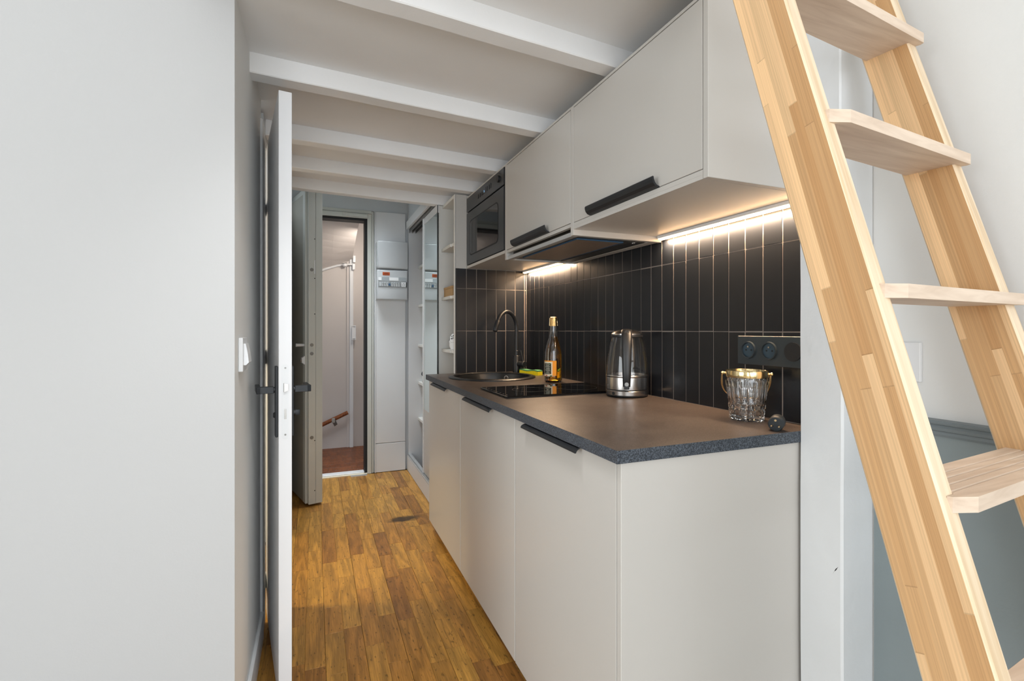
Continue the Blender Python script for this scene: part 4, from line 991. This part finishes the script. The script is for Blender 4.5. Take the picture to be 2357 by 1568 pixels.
# ================================================================== LADDER (fitted to the photograph's perspective)
K = 1.19
lx0, ly0, la, lm, lk = .6175*K, .3626*K, .0997, .2764, .0104
lw, ltu, lL = .0735*K, .0284*K, .3943*K
z2 = CAMH+(1.4497-CAMH)*K; step = .235*K; tth = .0172*K; tp_, tD = .0081*K, .0703*K
ca, sa = math.cos(la), math.sin(la); ud = Vector((ca, sa, 0)); vd = Vector((-sa, ca, 0))
def LT(u, v, z): 
    return Vector((lx0, ly0, 0))+ud*(u+lk*(z-CAMH))+vd*(v+lm*(z-CAMH))+Vector((0, 0, z))
lad = thing('loft_ladder', 'pine loft ladder with pale beech treads leaning against the mezzanine', 'ladder', LT(lL/2, 0, 0))
def stile(u0, u1, nm='stile'):
    bm = bmesh.new(); zb, zt = 0.001, 2.42; c = .003
    prof = [(u0+c, 0), (u1-c, 0), (u1, c), (u1, lw-c), (u1-c, lw), (u0+c, lw), (u0, lw-c), (u0, c)]
    a = [bm.verts.new(LT(u, v, zb)) for u, v in prof]; b = [bm.verts.new(LT(u, v, zt)) for u, v in prof]
    for k in range(8):
        f = bm.faces.new((a[k], a[(k+1) % 8], b[(k+1) % 8], b[k])); f.material_index = 1 if k in (7, 0, 1, 3, 4, 5) else 0
    bm.faces.new(a[::-1]); bm.faces.new(b)
    # object axes: z along the stile, y across its face
    d = (LT(0, 0, 1)-LT(0, 0, 0)).normalized(); x = ud-d*ud.dot(d); x.normalize(); y = d.cross(x)
    m = Matrix((x, y, d)).transposed().to_4x4(); m.translation = LT((u0+u1)/2, lw/2, 0)
    mi = m.inverted(); bmesh.ops.recalc_face_normals(bm, faces=bm.faces)
    bmesh.ops.transform(bm, matrix=mi, verts=bm.verts)
    me = bpy.data.meshes.new('stile'); bm.to_mesh(me); bm.free(); me.materials.append(M['stile']); me.materials.append(M['stile_front'])
    o = bpy.data.objects.new(nm, me); COL.objects.link(o); o.parent = lad
    m2 = m.copy(); m2.translation = m.translation-WO[lad.name]; o.matrix_local = m2; return o
stile(0, ltu); stile(lL-ltu, lL)
def tread(zt):
    """profile across the tread (v, z) with grooves on the top, nose with cut corners"""
    v0 = -tp_ + 0.0; zb = zt-tth
    def vv(z): return 0
    bm = bmesh.new()
    ref = lm*(zt-CAMH)
    def pt(u, v, z): # v measured at level zt so that the tread stays horizontal
        return Vector((lx0, ly0, 0))+ud*(u+lk*(zt-CAMH))+vd*(v+ref)+Vector((0, 0, z))
    top_ = [v0+.0015]
    g = []
    v = v0+.012
    while v < v0+tD-.010:
        g += [(v, 0), (v+.0012, -.0018), (v+.0030, -.0018), (v+.0042, 0)]; v += .0155
    prof = [(-.0007, -tth), (v0+tD, -tth), (v0+tD, -.001), (v0+tD-.001, 0)]+[(a, b) for a, b in g[::-1] if a > .001]+[(-.0007, 0)]
    ul, ur = ltu+.0002, lL-ltu-.0002
    a = [bm.verts.new(pt(ul, p, zt+q_)) for p, q_ in prof]; b = [bm.verts.new(pt(ur, p, zt+q_)) for p, q_ in prof]
    n = len(prof); bm.faces.new(a[::-1]); bm.faces.new(b)
    for k in range(n): bm.faces.new((a[k], a[(k+1) % n], b[(k+1) % n], b[k]))
    # nose in front of the stiles with chamfered corners
    e = .0006; nw = tp_+.0105; c0 = .020*K
    pl_ = [(.009, -.0004), (ltu+.014*K, v0-.0104), (lL-.006, v0-.0104), (lL-.0005, -.0055), (lL-.004, -.0004)]
    pl_ = [(.014, -.0008), (.016, -.006), (ltu+.014, v0-.011), (lL-.004, v0-.011), (lL-.001, v0-.004), (lL-.006, -.0008)]
    t1 = [bm.verts.new(pt(u, p, zt)) for u, p in pl_]; t0 = [bm.verts.new(pt(u, p, zt-tth)) for u, p in pl_]
    bm.faces.new(t1); bm.faces.new(t0[::-1])
    for k in range(len(pl_)): bm.faces.new((t0[k], t0[(k+1) % len(pl_)], t1[(k+1) % len(pl_)], t1[k]))
    bmesh.ops.recalc_face_normals(bm, faces=bm.faces)
    o = obj('tread', bm, M['tread'], lad)
    return o
for k in range(-3, 5): 
    tread(z2-k*step)
